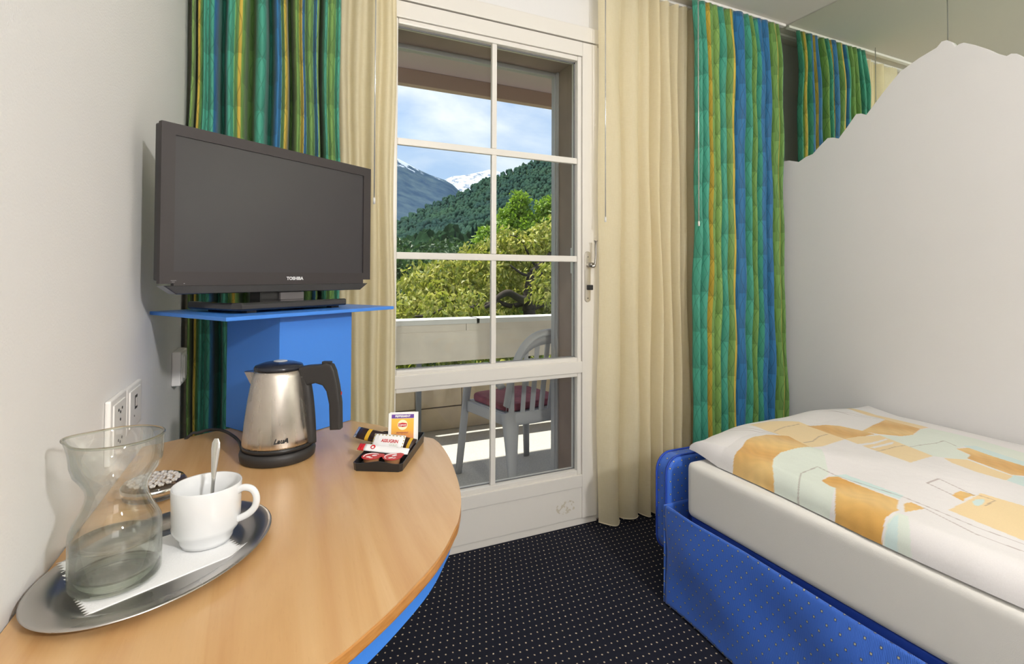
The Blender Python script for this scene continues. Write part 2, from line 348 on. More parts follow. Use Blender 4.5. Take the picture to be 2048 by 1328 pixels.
dm = g.math('ADD', g.math('POWER', g.math('DIVIDE', g.math('SUBTRACT', sx_.outputs[0], 1.185-DX0), .05), 2.0), g.math('POWER', g.math('DIVIDE', g.math('SUBTRACT', sx_.outputs[2], .062), .030), 2.0))
st_m = g.math('MULTIPLY', g.math('GREATER_THAN', g.noise(55, 4), .57), g.math('LESS_THAN', dm, 1.0))
g.P(Base_Color=g.mix(g.math('MULTIPLY', st_m, .5), (.80, .765, .70, 1), (.50, .42, .24, 1)), Roughness=.4)
dpart('bottom_panel', GX0-.022, GX1+.022, YF+.004, YBk, ZB0, ZB1-.075, m=g.m)
def bead(x0, x1, z0, z1):      # glazing beads round an opening, chamfered towards the glass
    w = .021
    for (a, b, c, d) in ((x0-w, x0, z0-w, z1+w), (x1, x1+w, z0-w, z1+w), (x0, x1, z1, z1+w), (x0, x1, z0-w, z0)):
        dpart('glazing_bead', a, b, YF+.007, YBk-.005, c, d, bev=.006)
bead(GX0, GX1, ZM1, ZT); bead(GX0, GX1, ZB1, ZM0)
VX, HZ = .838, (1.195, 1.640)
for z in HZ: dpart('muntin', GX0, GX1, YF+.012, YF+.030, z-.0135, z+.0135, bev=.004)
zs = [ZM1, HZ[0]-.0135, HZ[0]+.0135, HZ[1]-.0135, HZ[1]+.0135, ZT]
for k in (0, 2, 4): dpart('muntin', VX-.011, VX+.011, YF+.0118, YF+.0302, zs[k], zs[k+1], bev=.004)
dpart('muntin', VX-.011, VX+.011, YF+.012, YF+.030, ZB1, ZM0, bev=.004)
zc = [ZM1, HZ[0], HZ[1], ZT]
for z0, z1 in list(zip(zc, zc[1:])) + [(ZB1, ZM0)]:
    for x0, x1 in ((GX0, VX), (VX, GX1)): dpart('pane', x0-.0, x1, YB+.006, YB+.010, z0, z1, m=GLASS, bev=0)
GASK = mat('grey_gasket', (.16, .16, .16), .4)
for (a, b, c, d) in ((GX0, GX0+.004, ZM1, ZT), (GX1-.006, GX1, ZM1, ZT), (GX0, GX1, ZT-.006, ZT), (GX0, GX1, ZM1, ZM1+.003), (GX1-.006, GX1, ZB1, ZM0), (GX0, GX1, ZB1, ZB1+.004)):
    dpart('gasket', a, b, YB+.001, YB+.005, c, d, m=GASK, bev=0)
hp = link('handle_plate', prism(bmesh.new(), [(.015*math.cos(a), .10*(1 if math.sin(a) >= 0 else -1)+.015*math.sin(a)) for a in [i*PI/12 for i in range(24)]], 0, .006, bev=.0015,
     M4=basis((1.293-DX0, YF-YB, 1.115-.032), Vector((1, 0, 0)), Vector((0, 0, 1)), Vector((0, -1, 0)))), mat('nickel', (.62, .58, .50), .35, .8), D, True)
hp['label'] = 'nickel handle plate'
bm = bmesh.new(); O = Vector((1.296-DX0, YF-YB-.006, 1.168-.032))
tube(bm, [O, O+Vector((0, -.03, 0))], .011, 14)
tube(bm, smoothpts([O+Vector((-.004, -.032, -.006)), O+Vector((.008, -.036, -.002)), O+Vector((.013, -.038, .03)), O+Vector((.013, -.039, .075)), O+Vector((.012, -.040, .11))], 6), [.008]*7+[.0055]*15+[.0065, .0085, .0095], 10)
link('lever', bm, mat('handle_nickel', (.42, .39, .35), .3, .9), hp, True)
bm = bx(1.287-DX0, 1.306-DX0, YF-YB-.030, YF-YB-.0055, 1.055-.032, 1.078-.032, bev=.003); link('thumb_turn', bm, BLK, hp)
for z in (1.205, 1.018): link('screw', lathe(bmesh.new(), [(0, .0), (.0035, .0), (.0035, .0015), (0, .002)], 10, (0, 0, 0)), STEELD, hp, True).matrix_local = basis((1.293-DX0, YF-YB-.0058, z-.032), Vector((1, 0, 0)), Vector((0, 0, 1)), Vector((0, -1, 0)))
# white block added in place of the handle's reflection in the pane
link('handle_reflection', bx(1.262-DX0, 1.277-DX0, YBk-YB, YBk-YB+.03, 1.13-.032, 1.25-.032, bev=.004), WPL, D)

# window reveal outside: right and head, roller guide
BROWN = mat('brown_reveal', (.30, .215, .17), .6, vary=(6, .15, (1, 1, 1)))
RV = empty('trim_3', (1.27, YB+.2, 0), kind='structure'); RV['label'] = 'brown outer reveal of the balcony door'
def rp(name, x0, x1, y0, y1, z0, z1, m): link(name, bx(x0-1.27, x1-1.27, y0-YB-.2, y1-YB-.2, z0, z1, bev=.002), m, RV)
rp('side_board', 1.272, 1.36, YB+.037, YB+.235, 0, 2.2, BROWN); rp('side_board', .30, .405, YB+.037, YB+.235, 0, 2.2, BROWN)
rp('head_board', .405, 1.272, YB+.037, YB+.235, 2.125, 2.2, BROWN)
rp('shutter_guide', 1.255, 1.275, YB+.205, YB+.236, 0, 2.125, mat('grey_aluminium', (.45, .44, .44), .4, .2)); rp('shutter_guide', 1.262, 1.272, YB+.19, YB+.2045, 0, 2.125, MATS['grey_aluminium'])
rp('shutter_rail', .405, 1.255, YB+.205, YB+.236, 2.105, 2.125, MATS['grey_aluminium'])

# ------------------------------------------------------------------ mirror and mountain shaped board
YS = 1.124
m1 = tag(link('wall_mirror', bx(-.006, 0, YS+.002, YB-.01, 0.0, ZC-.006, bev=.001), MIRROR, None, loc=(XR-.001, 0, .003)), 'greenish wall mirror reaching into the corner beside the striped curtain', 'mirror')
m2 = tag(link('wall_mirror', bx(-.006, 0, YR+.02, YS-.002, 0.0, ZC-.006, bev=.001), MIRROR, None, loc=(XR-.001, 0, .003)), 'greenish wall mirror right of the seam, above the highest peak of the white board', 'mirror')
XBd = 2.447
prof = [(1563, 323), (1578, 321), (1597, 324), (1611, 314), (1625, 308), (1641, 290), (1655, 276), (1666, 275), (1677, 277), (1694, 254), (1712, 228), (1722, 227), (1732, 230), (1765, 186), (1800, 143), (1838, 116), (1873, 95), (1883, 83), (1893, 80), (1903, 84), (1911, 93), (1918, 88), (1927, 85), (1950, 90), (1975, 98), (1995, 107), (2013, 112), (2022, 107), (2033, 107), (2048, 115)]
ps = [(lambda q: (q.y, q.z))(atX(x, y, XBd)) for x, y in prof]
ps += [(.84, 1.85), (.78, 1.80), (.70, 1.86), (.6, 1.93), (.5, 1.86), (.4, 1.72), (.3, 1.62), (.2, 1.66), (.1, 1.52), (-.05, 1.36), (-.2, 1.30), (-.35, 1.12), (-.5, 1.05)]
poly = [(ps[0][0]-.0, .02)]+[]
pts2 = [(y, z) for y, z in ps]; pts2 = [(ps[0][0], .02)] + pts2 + [(-.5, .02)]
BOARD = mat('white_board_paint', (.78, .765, .76), .65, bump=(200, .12))
bm = prism(bmesh.new(), pts2, -.016, .0, bev=.002, M4=basis((XR-.007, 0, 0), Vector((0, 1, 0)), Vector((0, 0, 1)), Vector((1, 0, 0))))
tag(link('mountain_panel', bm, BOARD), 'large white wall board cut to a mountain ridge outline beside the bed', 'wall panel')

# ------------------------------------------------------------------ curtain rails
RAIL = mat('white_rail', (.82, .80, .76), .4)
def rail(y, label):
    r = tag(empty('curtain_rail', (XL+.01, y, ZC)), label, 'curtain rail')
    link('track', bx(0, XR-XL-.03, -.011, .011, -.013, -.0005, bev=.001), RAIL, r)
    return r
rail(1.845, 'white ceiling curtain rail carrying the striped curtains'); rail(1.925, 'white ceiling curtain rail close to the wall carrying the sheer curtains')

# ------------------------------------------------------------------ curtains
TEAL, GRN, YEL, BLU, LIM = (.060, .34, .235), (.165, .32, .075), (.58, .40, .05), (.022, .155, .35), (.23, .40, .10)
DTE = (.02, .22, .15)
def striped_curtain(name, label, bands, Y, z0, z1, top_pinch=.5, seed=1, lean=0.0, refpy=300):
    """bands: (x0, x1, colour(s), depth) measured along the rail in metres"""
    r = random.Random(seed); us, ys, cols, xs = [], [], [], []
    for bi, (x0, x1, cs, dep) in enumerate(bands):
        n = max(7, int((x1-x0)/.0022)); cs = cs if isinstance(cs, list) else [cs]
        for k in range(n):
            t = (k+.5)/n; xs.append(x0+(x1-x0)*t)
            if dep > 0: ys.append(-dep*math.sin(PI*t)**.55)
            else: ys.append(-dep*math.sin(PI*t)**.45)
            cols.append(cs[min(int(t*len(cs)), len(cs)-1)])
    xs, ys, cols = np.array(xs), np.array(ys), np.array(cols); 
    k_ = np.array([.25, .5, .25]); ys = np.convolve(np.pad(ys, 1, 'edge'), k_, 'valid')
    arc = np.concatenate([[0], np.cumsum(np.hypot(np.diff(xs), np.diff(ys)))])
    nz = 90; zz = np.linspace(z0, z1, nz); t = (zz-z0)/(z1-z0)
    P = np.zeros((len(xs), nz, 3)); ph = [r.uniform(0, 6) for _ in range(6)]
    amp = 1-top_pinch*np.clip((t-.90)/.10, 0, 1)**1.5
    sway = .006*np.sin(3.1*t[None, :]*PI+xs[:, None]*9+ph[0])+.004*np.sin(7.3*t[None, :]*PI+xs[:, None]*23+ph[1])
    xm = xs.mean(); P[..., 0] = xs[:, None]+sway*(1-t[None, :]*.6)+lean*(xs[:, None]-xm)*(.5-t[None, :])
    P[..., 1] = Y+ys[:, None]*amp[None, :]*(1+.12*np.sin(5*t[None, :]+xs[:, None]*17+ph[2]))+.003*np.sin(11*t[None, :]*PI+xs[:, None]*31+ph[3])
    P[..., 2] = zz[None, :]-.0
    me = np_mesh(name, P.reshape(-1, 3), grid_faces(len(xs), nz)); uv = np.zeros((len(xs), nz, 2)); uv[..., 0] = arc[:, None]; uv[..., 1] = zz[None, :]
    uv = uv.reshape(-1, 2); set_uv(me, uv); set_col(me, 'stripe', np.repeat(cols, nz, 0))
    root = thing(name, label, 'curtain', (float(xm), Y, z1))
    me.transform(Matrix.Translation((-float(xm), -Y, -z1)))
    cl = link_me('cloth', me, GREENC, root, True)
    sm = cl.modifiers.new('thickness', 'SOLIDIFY'); sm.thickness = .0012
    hm = bmesh.new(); lathe(hm, [(0, 0), (.0022, 0), (.0022, .016), (0, .016)], 6); hme = bpy.data.meshes.new('hook'); hm.to_mesh(hme); hm.free(); hme.materials.append(RAIL)
    nh = int((bands[-1][1]-bands[0][0])/.035)
    for i in range(nh):
        h = bpy.data.objects.new('hook', hme); C.objects.link(h); h.parent = root; h.location = (bands[0][0]+(i+.5)*(bands[-1][1]-bands[0][0])/nh-float(xm), 0, -.004)
    return root
def X185(px, py=150, Y=1.83): return atY(px, py, Y).x
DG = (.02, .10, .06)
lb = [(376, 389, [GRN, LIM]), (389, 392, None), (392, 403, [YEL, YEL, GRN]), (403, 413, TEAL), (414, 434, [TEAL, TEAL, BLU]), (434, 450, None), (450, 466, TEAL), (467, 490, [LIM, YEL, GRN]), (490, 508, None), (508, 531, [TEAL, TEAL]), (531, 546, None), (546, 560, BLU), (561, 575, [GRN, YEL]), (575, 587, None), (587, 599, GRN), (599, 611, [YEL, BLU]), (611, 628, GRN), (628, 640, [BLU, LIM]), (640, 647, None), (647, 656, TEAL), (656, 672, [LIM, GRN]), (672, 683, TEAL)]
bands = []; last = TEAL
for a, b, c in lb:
    if c is None: bands.append((X185(a), X185(b), [DTE if last in (TEAL, BLU) else (.09, .2, .04)], -.055))  # gaps between folds: their shade is put into a darker cloth colour
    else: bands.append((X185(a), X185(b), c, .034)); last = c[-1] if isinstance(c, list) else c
x_off = bands[0][0]; 
bands = [(max(a, XL+.012), b, c, d) for a, b, c, d in bands]
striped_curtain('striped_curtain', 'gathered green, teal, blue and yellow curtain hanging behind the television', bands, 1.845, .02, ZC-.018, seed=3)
rb = [(1386, 1398, TEAL), (1398, 1412, [TEAL, TEAL, DTE]), (1412, 1425, [YEL, GRN, GRN]), (1425, 1437, [LIM, GRN]), (1437, 1451, [TEAL, TEAL, BLU]), (1451, 1469, [GRN, GRN, YEL, GRN, GRN]), (1469, 1489, [BLU, BLU, BLU, BLU, YEL]), (1489, 1499, [TEAL, TEAL]), (1499, 1508, [GRN, LIM]), (1508, 1513, None), (1513, 1528, [TEAL, BLU, BLU, YEL]), (1528, 1541, [BLU, BLU, TEAL]), (1541, 1544, None), (1544, 1556, [GRN, GRN, YEL, GRN]), (1556, 1563, [GRN, TEAL])]
bands = []
for a, b, c in rb:
    if c is None: bands.append((X185(a, 400), X185(b, 400), [DTE], -.03))  # creases get a darker colour painted in for fold shade
    else: bands.append((X185(a, 400), X185(b, 400), c, .046 if b-a > 5 else .012))
bands = [(a, min(b, XR-.03), c, d) for a, b, c, d in bands if a < XR-.035]
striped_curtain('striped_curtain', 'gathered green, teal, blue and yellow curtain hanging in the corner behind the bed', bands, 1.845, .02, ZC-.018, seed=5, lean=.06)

def sheer(name, label, x0, x1, Y, z0, z1, folds, seed, xw=None, deep=.045, sag=0):
    r = random.Random(seed); n = int((x1-x0)/.0035); nz = 70; t = np.linspace(0, 1, n); zz = np.linspace(z0, z1, nz); tz = (zz-z0)/(z1-z0)
    knots = np.cumsum([0]+[f for f in folds]); knots = knots/knots[-1]; y = np.zeros(n)
    for i in range(len(folds)):
        a, b = knots[i], knots[i+1]; k = (t >= a) & (t <= b); y[k] = (-1 if i % 2 == 0 else .75)*deep*(.6+.4*r.random())*np.sin(PI*(t[k]-a)/(b-a))**.8
    P = np.zeros((n, nz, 3)); X = x0+(x1-x0)*t; ph = r.uniform(0, 6)
    P[..., 0] = X[:, None]+.007*np.sin(2.2*tz[None, :]*PI+X[:, None]*8+ph)*(1-tz[None, :])+.004*np.sin(5*tz[None, :]*PI+X[:, None]*20)
    P[..., 1] = Y+y[:, None]*(1.0-.45*tz[None, :])+.004*np.sin(9*tz[None, :]+X[:, None]*40+ph)
    P[..., 2] = zz[None, :]+(.006*np.sin(X[:, None]*31+ph))*(1-tz[None, :])
    me = np_mesh(name, P.reshape(-1, 3), grid_faces(n, nz)); xm = (x0+x1)/2; me.transform(Matrix.Translation((-xm, -Y, -z1)))
    root = thing(name, label, 'curtain', (xm, Y, z1)); link_me('cloth', me, SHEER, root, True)
    bm = bmesh.new(); tube(bm, [Vector(P[i, 0])-Vector((xm, Y, z1)) for i in range(0, n, 2)], .0022, 6); link('hem', bm, mat('cream_hem', (.85, .76, .55), .7), root, True)
    bm = bmesh.new()
    for i in range(0, n, 10): box(bm, P[i, -1, 0]-xm-.002, P[i, -1, 0]-xm+.002, P[i, -1, 1]-Y-.002, P[i, -1, 1]-Y+.002, -.003, .004)
    hk = link('hooks', bm, RAIL, root); hk['kind'] = 'stuff'
    return root
sheer('sheer_curtain', 'sheer cream curtain hanging left of the balcony door behind the television', .205, .412, 1.93, .014, ZC-.016, [1.2, .8, 1, .9, 1.3, .7, 1.1, .6], 2, deep=.035)
sheer('sheer_curtain', 'wide sheer cream curtain hanging right of the balcony door', 1.322, 1.90, 1.925, .016, ZC-.016, [2.4, .35, 1.7, .4, .9, .3, .8, .35, 1.0, .3, .7, .3, .8, .3, .6, .3], 4, deep=.055)
WAND = mat('clear_wand', (.72, .72, .70), .15, .6)
def wand(px, ytop_z, ybot, Y, label):
    p = atY(px, 200, Y); zb = atY(px, ybot, Y).z
    w = tag(empty('curtain_wand', (p.x, Y, zb)), label, 'curtain wand')
    link('rod', tube(bmesh.new(), [(0, 0, .02), (0, 0, ZC-.03-zb)], .0024, 8), WAND, w, True)
    link('tip', tube(bmesh.new(), [(0, 0, 0), (0, 0, .022)], .0042, 10), WPL, w, True)
    bm = bmesh.new(); tube(bm, [(0, 0, ZC-.032-zb), (0, 0, ZC-.014-zb)], .0018, 6); link('hook', bm, STEELD, w, True)
wand(750, 0, 408, 1.862, 'thin rod hanging before the left sheer curtain')
wand(1211, 0, 444, 1.850, 'thin rod hanging before the right sheer curtain')
wand(1397, 0, 452, 1.785, 'thin rod hanging before the striped curtain near the bed')

# ------------------------------------------------------------------ table
ZTB = .752
crv = [atZ(x, y, ZTB) for x, y in [(701, 841), (756, 850), (839, 872), (867, 877), (882, 890), (900, 918), (914, 955), (921, 985), (922, 1010), (917, 1040), (910, 1056), (890, 1095), (860, 1136), (800, 1200), (740, 1256), (665, 1318)]]
edge = [Vector((-.248, 1.325, 0)), Vector((-.208, 1.341, 0)), Vector((-.105, 1.395, 0)), Vector((.02, 1.425, 0)), Vector((.11, 1.40, 0))]
e1 = [Vector((p.x, p.y, 0)) for p in crv] + [Vector((0, .492, 0)), Vector((-.07, .462, 0)), Vector((-.15, .442, 0)), Vector((-.248, .43, 0))]
curve_pts = smoothpts(e1[3:], 5)
outline = edge + [e1[0], e1[1], e1[2]] + curve_pts
tb = thing('desk', 'round-fronted beech desk against the left wall with a blue apron', 'desk', (.02, .9, 0))
def off_in(pts, d):
    out = []; n = len(pts); c = Vector((0, .9, 0))
    for p in pts:
        v_ = (p-Vector((-.25, .9, 0))); v_.normalize(); q = p-v_*d; q.x = max(q.x, XL+.004); out.append(q)
    return out
loc = lambda P: [(p.x-.02, p.y-.9) for p in P]
link('tabletop', prism(bmesh.new(), loc(outline)[::-1], ZTB-.0015, ZTB), BEECH, tb)
link('edge_band', prism(bmesh.new(), loc(outline)[::-1], ZTB-.018, ZTB-.0016, bev=.003), EDGE, tb)
link('apron', prism(bmesh.new(), loc(off_in(outline, .013))[::-1], ZTB-.048, ZTB-.0185), BLUE, tb)
for (x, y) in ((-.14, .62), (.05, 1.25)):
    link('leg', lathe(bmesh.new(), [(0, 0), (.025, 0), (.025, .703), (0, .703)], 24, (x-.02, y-.9, .001)), BLUE, tb, True)

# ------------------------------------------------------------------ television stand on the desk
A_ = math.radians(33.4); dd_ = Vector((math.cos(A_), math.sin(A_), 0)); nn_ = Vector((-dd_.y, dd_.x, 0))
def sn(s, n): return dd_*s+nn_*n
V0 = Vector((.014, 1.239, 0))
st = thing('television_stand', 'bright blue stand with a square post and thin shelf carrying the television', 'stand', (V0.x, V0.y, ZTB+.001), A_)
link('post', bx(0, .200, 0, .207, 0, .2755, bev=.002), BLUE, st)
SZ = 1.036
s0, s1 = .552, .999; sv = dd_.dot(V0); nv = nn_.dot(V0)
sh = [(s0-sv, .985-nv), (s1-sv, .985-nv), (s1-sv, .985-nv+.305), (s0-sv, .985-nv+.305)]
link('shelf', prism(bmesh.new(), sh, SZ-.008-ZTB-.001, SZ-ZTB-.001, bev=.0012), BLUE, st)

# ------------------------------------------------------------------ television
TVN = 1.105; org = sn(.4885, TVN)
tv = thing('television', 'black flat screen television on the blue stand before the striped curtain', 'television', (org.x, org.y, SZ), A_)
zb, zt = CH-.020-SZ, CH+.3015-SZ; w = .5375
face = [(.004, zb+.004), (0, zb+.014), (0, zt-.006), (.006, zt), (w-.006, zt), (w, zt-.006), (w, zb+.020), (w-.006, zb+.006), (w-.012, zb-.004), (.010, zb-.004)]
ax = basis((0, 0, 0), Vector((1, 0, 0)), Vector((0, 0, 1)), Vector((0, -1, 0)))
sx0, sx1, sz0, sz1 = .0255, w-.0255, CH+.006-SZ, CH+.2785-SZ
# bezel as frame
bm = bmesh.new(); n = len(face)
def ring(pts, y): return [bm.verts.new((a, y, b)) for a, b in pts]
inner = [(sx0, sz0), (sx0, sz1), (sx1, sz1), (sx1, sz0)]
for (x0, x1, z0, z1) in ((0, sx0, zb+.002, zt), (sx1, w, zb+.008, zt), (sx0, sx1, sz1, zt), (sx0, sx1, zb-.003, sz0)):
    box(bm, x0, x1, 0, .012, z0, z1)
bmesh.ops.remove_doubles(bm, verts=bm.verts, dist=.0002)
link('bezel', bm, BEZEL, tv)
link('screen', bx(sx0, sx1, .003, .008, sz0, sz1), SCREEN, tv)
bm = bmesh.new()
hv = [(0, .012), (w, .012), (w, .024), (w-.05, .040), (.05, .040), (0, .024)]
prism(bm, hv, zb+.008, zt-.002, bev=.003)
link('housing', bm, BLK, tv)
bm = prism(bmesh.new(), [(.006, zb-.002), (w-.010, zb-.002), (w-.038, zb-.020), (.030, zb-.0195)], -.030, .0025, bev=.0015, M4=ax)
link('chin', bm, mat('gloss_black', (.012, .012, .015), .08, coat=.8), tv)
text('logo', 'TOSHIBA', .0105, mat('silver_print', (.75, .75, .75), .4), tv, basis((w*.553, -.0004, CH-.0085-SZ), Vector((1, 0, 0)), Vector((0, 0, 1)), Vector((0, -1, 0))), bold=.0004, sx=1.05)
bm = bmesh.new(); box(bm, .022, .027, -.001, .001, CH-.015-SZ, CH-.0145-SZ); box(bm, .044, .046, -.001, .001, CH-.0185-SZ, CH-.0175-SZ); box(bm, .020, .030, -.001, .001, CH-.012-SZ, CH-.0115-SZ); link('indicator', bm, mat('grey_print', (.4, .4, .4), .5), tv)
bz = .006
bm = prism(bmesh.new(), [(.6185-.4885, 1.045-TVN), (.8905-.4885, 1.045-TVN), (.90-.4885, 1.06-TVN), (.895-.4885, 1.215-TVN), (.595-.4885, 1.215-TVN), (.605-.4885, 1.06-TVN)], bz, bz+.017, bev=.004)
link('base', bm, MATS['gloss_black'], tv)
for x in (.15, .37):
    for y in (-.045, .09): link('foot', bx(x, x+.022, y, y+.02, 0, bz, bev=.001), BLK, tv)
link('neck', bx(.215, .325, .012, .055, bz+.016, zb-.006, bev=.004), BLK, tv)
link('neck_cover', bx(.262, .326, .004, .0125, bz+.017, zb-.021, bev=.002), mat('grey_neck', (.13, .12, .12), .3), tv)

# ------------------------------------------------------------------ kettle
KX, KY = .0125, 1.142
pb = thing('power_stand', 'round black power stand under the steel kettle with its cord on the desk', 'kettle stand', (KX, KY, ZTB+.0005))
link('foot', lathe(bmesh.new(), [(0, 0), (.066, 0), (.0695, .003), (.071, .014), (.069, .021), (.066, .022), (0, .022)], 56), BLKM, pb, True)
cp = [(490, 893), (478, 883), (462, 869), (445, 861), (430, 859), (412, 861), (395, 866), (378, 872)]
cps = []
for i, (x, y) in enumerate(cp): q = atZ(x, y, ZTB+.006+(.014 if 1 < i < 7 else 0)*math.sin(PI*i/7)); cps.append(q-Vector((KX, KY, ZTB+.0005)))
cps.append(Vector((-.225-KX, 1.36-KY, -.06))); cps[0] = Vector((-.064, .015, .010))
link('cord', tube(bmesh.new(), smoothpts(cps, 6), .0032, 10), BLKM, pb, True)
kt = thing('kettle', 'brushed steel kettle with black lid and handle on the desk', 'kettle', (KX, KY, ZTB+.0228))
Rx, Ry = Vector((math.cos(-YAW), math.sin(-YAW), 0)), Vector((-math.sin(-YAW), math.cos(-YAW), 0))
kt.rotation_euler = (0, 0, -YAW)
link('bottom_ring', lathe(bmesh.new(), [(0, 0), (.0655, 0), (.067, .006), (.066, .009), (0, .009)], 56), BLK, kt, True)
link('body', lathe(bmesh.new(), [(0, .009), (.0655, .009), (.0662, .013), (.0655, .022), (.062, .055), (.0575, .090), (.0525, .120), (.048, .143), (.0455, .1525), (.040, .154), (0, .154)], 64), STEEL, kt, True)
link('lid', lathe(bmesh.new(), [(0, .154), (.0455, .154), (.0462, .158), (.044, .162), (.030, .1665), (.012, .1685), (0, .1685)], 48), mat('black_lid', (.02, .022, .03), .2), kt, True)
link('lid_button', lathe(bmesh.new(), [(0, 0), (.0115, 0), (.0115, .0015), (.009, .0022), (0, .0022)], 24, (.001, .004, .1682), shape=lambda x, y, z, a: (x*1.15, y)), mat('grey_button', (.45, .48, .52), .3), kt, True)
# spout
bm = bmesh.new()
sp_ = [(-.050, .0, .108), (-.040, -.022, .1505), (-.0680, -.0045, .1475), (-.0695, 0, .1485), (-.0680, .0045, .1475), (-.040, .022, .1505)]
vs = [bm.verts.new(p) for p in sp_]
for f_ in ((0, 1, 2), (0, 2, 3), (0, 3, 4), (0, 4, 5), (1, 5, 4, 3, 2), (0, 5, 1)): bm.faces.new([vs[i] for i in f_])
bmesh.ops.recalc_face_normals(bm, faces=bm.faces)
link('spout', bm, STEEL, kt)
# handle: black strap down the body, arm, grip
bm = bmesh.new()
tube(bm, smoothpts([(.0665, 0, .010), (.0645, 0, .05), (.0595, 0, .10), (.052, 0, .142)], 6), .0105, 12, flat=.9, side=(1, 0, 0))
hd = [(.040, .158), (.062, .1615), (.085, .163), (.098, .1665), (.109, .163), (.115, .150), (.1215, .120), (.1265, .085), (.1275, .034), (.1065, .033), (.1045, .085), (.099, .110), (.091, .122), (.077, .1265), (.060, .122), (.050, .138)]
prism(bm, hd, -.011, .011, bev=.004, M4=None, seg=3)
b2 = bmesh.new(); prism(b2, hd, -.011, .011, bev=.0045, M4=basis((0, 0, 0), Vector((1, 0, 0)), Vector((0, 0, 1)), Vector((0, -1, 0))), seg=3)
bm.free(); link('handle', b2, BLKM, kt)
bm = tube(bmesh.new(), smoothpts([(.0655, 0, .006), (.0635, 0, .05), (.0585, 0, .10), (.051, 0, .142)], 6), .011, 12, side=(1, 0, 0)); link('handle_strap', bm, BLKM, kt, True)
bm = bx(.088, .106, -.006, .006, .1635, .1695, bev=.002); link('lid_release', bm, BLK, kt)
link('switch_mark', bx(.1262, .1268, -.003, .003, .102, .108), mat('red_mark', (.5, .02, .02), .5), kt)
# script mark on the body, facing the camera side
ang = math.radians(-62); rr_ = .0664; pz = .026
text('logo', 'LauA', .0125, BLK, kt, basis((rr_*math.cos(ang), rr_*math.sin(ang), pz), Vector((-math.sin(ang), math.cos(ang), 0)), Vector((-math.cos(ang)*.1, -math.sin(ang)*.1, .99)), Vector((math.cos(ang), math.sin(ang), .1)).normalized()), shear=.35, bold=.0004)

# ------------------------------------------------------------------ oval tray and what stands on it
TX, TY, TA = -.1215, .784, math.atan2(.8356, .5493)
tr_ = thing('oval_tray', 'oval brushed steel tray on the desk touching the left wall', 'tray', (TX, TY, ZTB+.0005), TA)
def ell(a, b): return lambda x, y, z, an: (x*a/.1, y*b/.1)
prf = [(0, 0), (.070, 0), (.0745, .001), (.080, .006), (.085, .0105), (.097, .0125), (.0995, .0122), (.100, .0130), (.0985, .0140), (.096, .0140), (.0845, .0122), (.0785, .0078), (.0735, .0030), (.069, .0018), (0, .0018)]
link('dish', lathe(bmesh.new(), prf, 96, shape=ell(.1500, .1095)), TRAYM, tr_, True)
# napkin with pinked short ends
PAPER = mat('napkin_paper', (.78, .79, .80), .9, bump=(300, .4))
zn = ZTB+.0026
na, nb = Vector((-.176, .693, 0)), Vector((-.030, .768, 0)); ax_ = (nb-na).normalized(); ay_ = Vector((-ax_.y, ax_.x, 0)); L_ = (nb-na).length; Wn = .125
nx = []; ny = 40; V = []; nu = 30
for j in range(ny+1):
    zig = .0028*(1 if j % 2 == 0 else -1)
    for i in range(nu+1):
        t = i/nu; s = -(0)+t*L_; s = s+(zig if i == nu else (-zig if i == 0 else 0)); vv_ = j/ny*Wn
        p = na+ax_*s+ay_*vv_; q = p-Vector((TX, TY, 0)); c_, s_ = math.cos(-TA), math.sin(-TA); ex, ey = (q.x*c_-q.y*s_)/.15, (q.x*s_+q.y*c_)/.1095; rr = math.hypot(ex, ey)
        zz = zn+np.interp(rr, [0, .70, .735, .785, .845, .96, 1.2], [0, .0, .0012, .0062, .0105, .0125, .0125])
        V.append((p.x, p.y, zz))
me = np_mesh('napkin', V, grid_faces(ny+1, nu+1)); me.transform(Matrix.Translation((-TX, -TY, -zn)))
np_ = tag(link_me('napkin', me, PAPER, None, True, (TX, TY, zn)), 'white paper napkin with zigzag ends lying on the oval tray', 'napkin'); md = np_.modifiers.new('t', 'SOLIDIFY'); md.thickness = .0004; md.offset = 1
# cup
CX, CY, CZ = -.079, .817, zn+.0008
cupr = thing('coffee_cup', 'white porcelain cup on the napkin of the oval tray', 'cup', (CX, CY, CZ), -YAW+math.radians(4))
cpf = [(0, .003), (.026, .003), (.028, 0), (.0305, .0006), (.0325, .006), (.0345, .0125), (.0395, .0185), (.0415, .0235), (.0418, .050), (.0425, .0765), (.0418, .0778), (.0402, .0768), (.0395, .050), (.0392, .026), (.037, .0215), (.032, .017), (.0, .0145)]
link('bowl', lathe(bmesh.new(), cpf, 72), CERAM, cupr, True)
link('handle', tube(bmesh.new(), smoothpts([(.0395, 0, .066), (.049, 0, .0705), (.060, 0, .0675), (.0655, 0, .057), (.0635, 0, .044), (.054, 0, .034), (.040, 0, .0275)], 7), .0047, 14, flat=.8, side=(0, 0, 1)), CERAM, cupr, True)
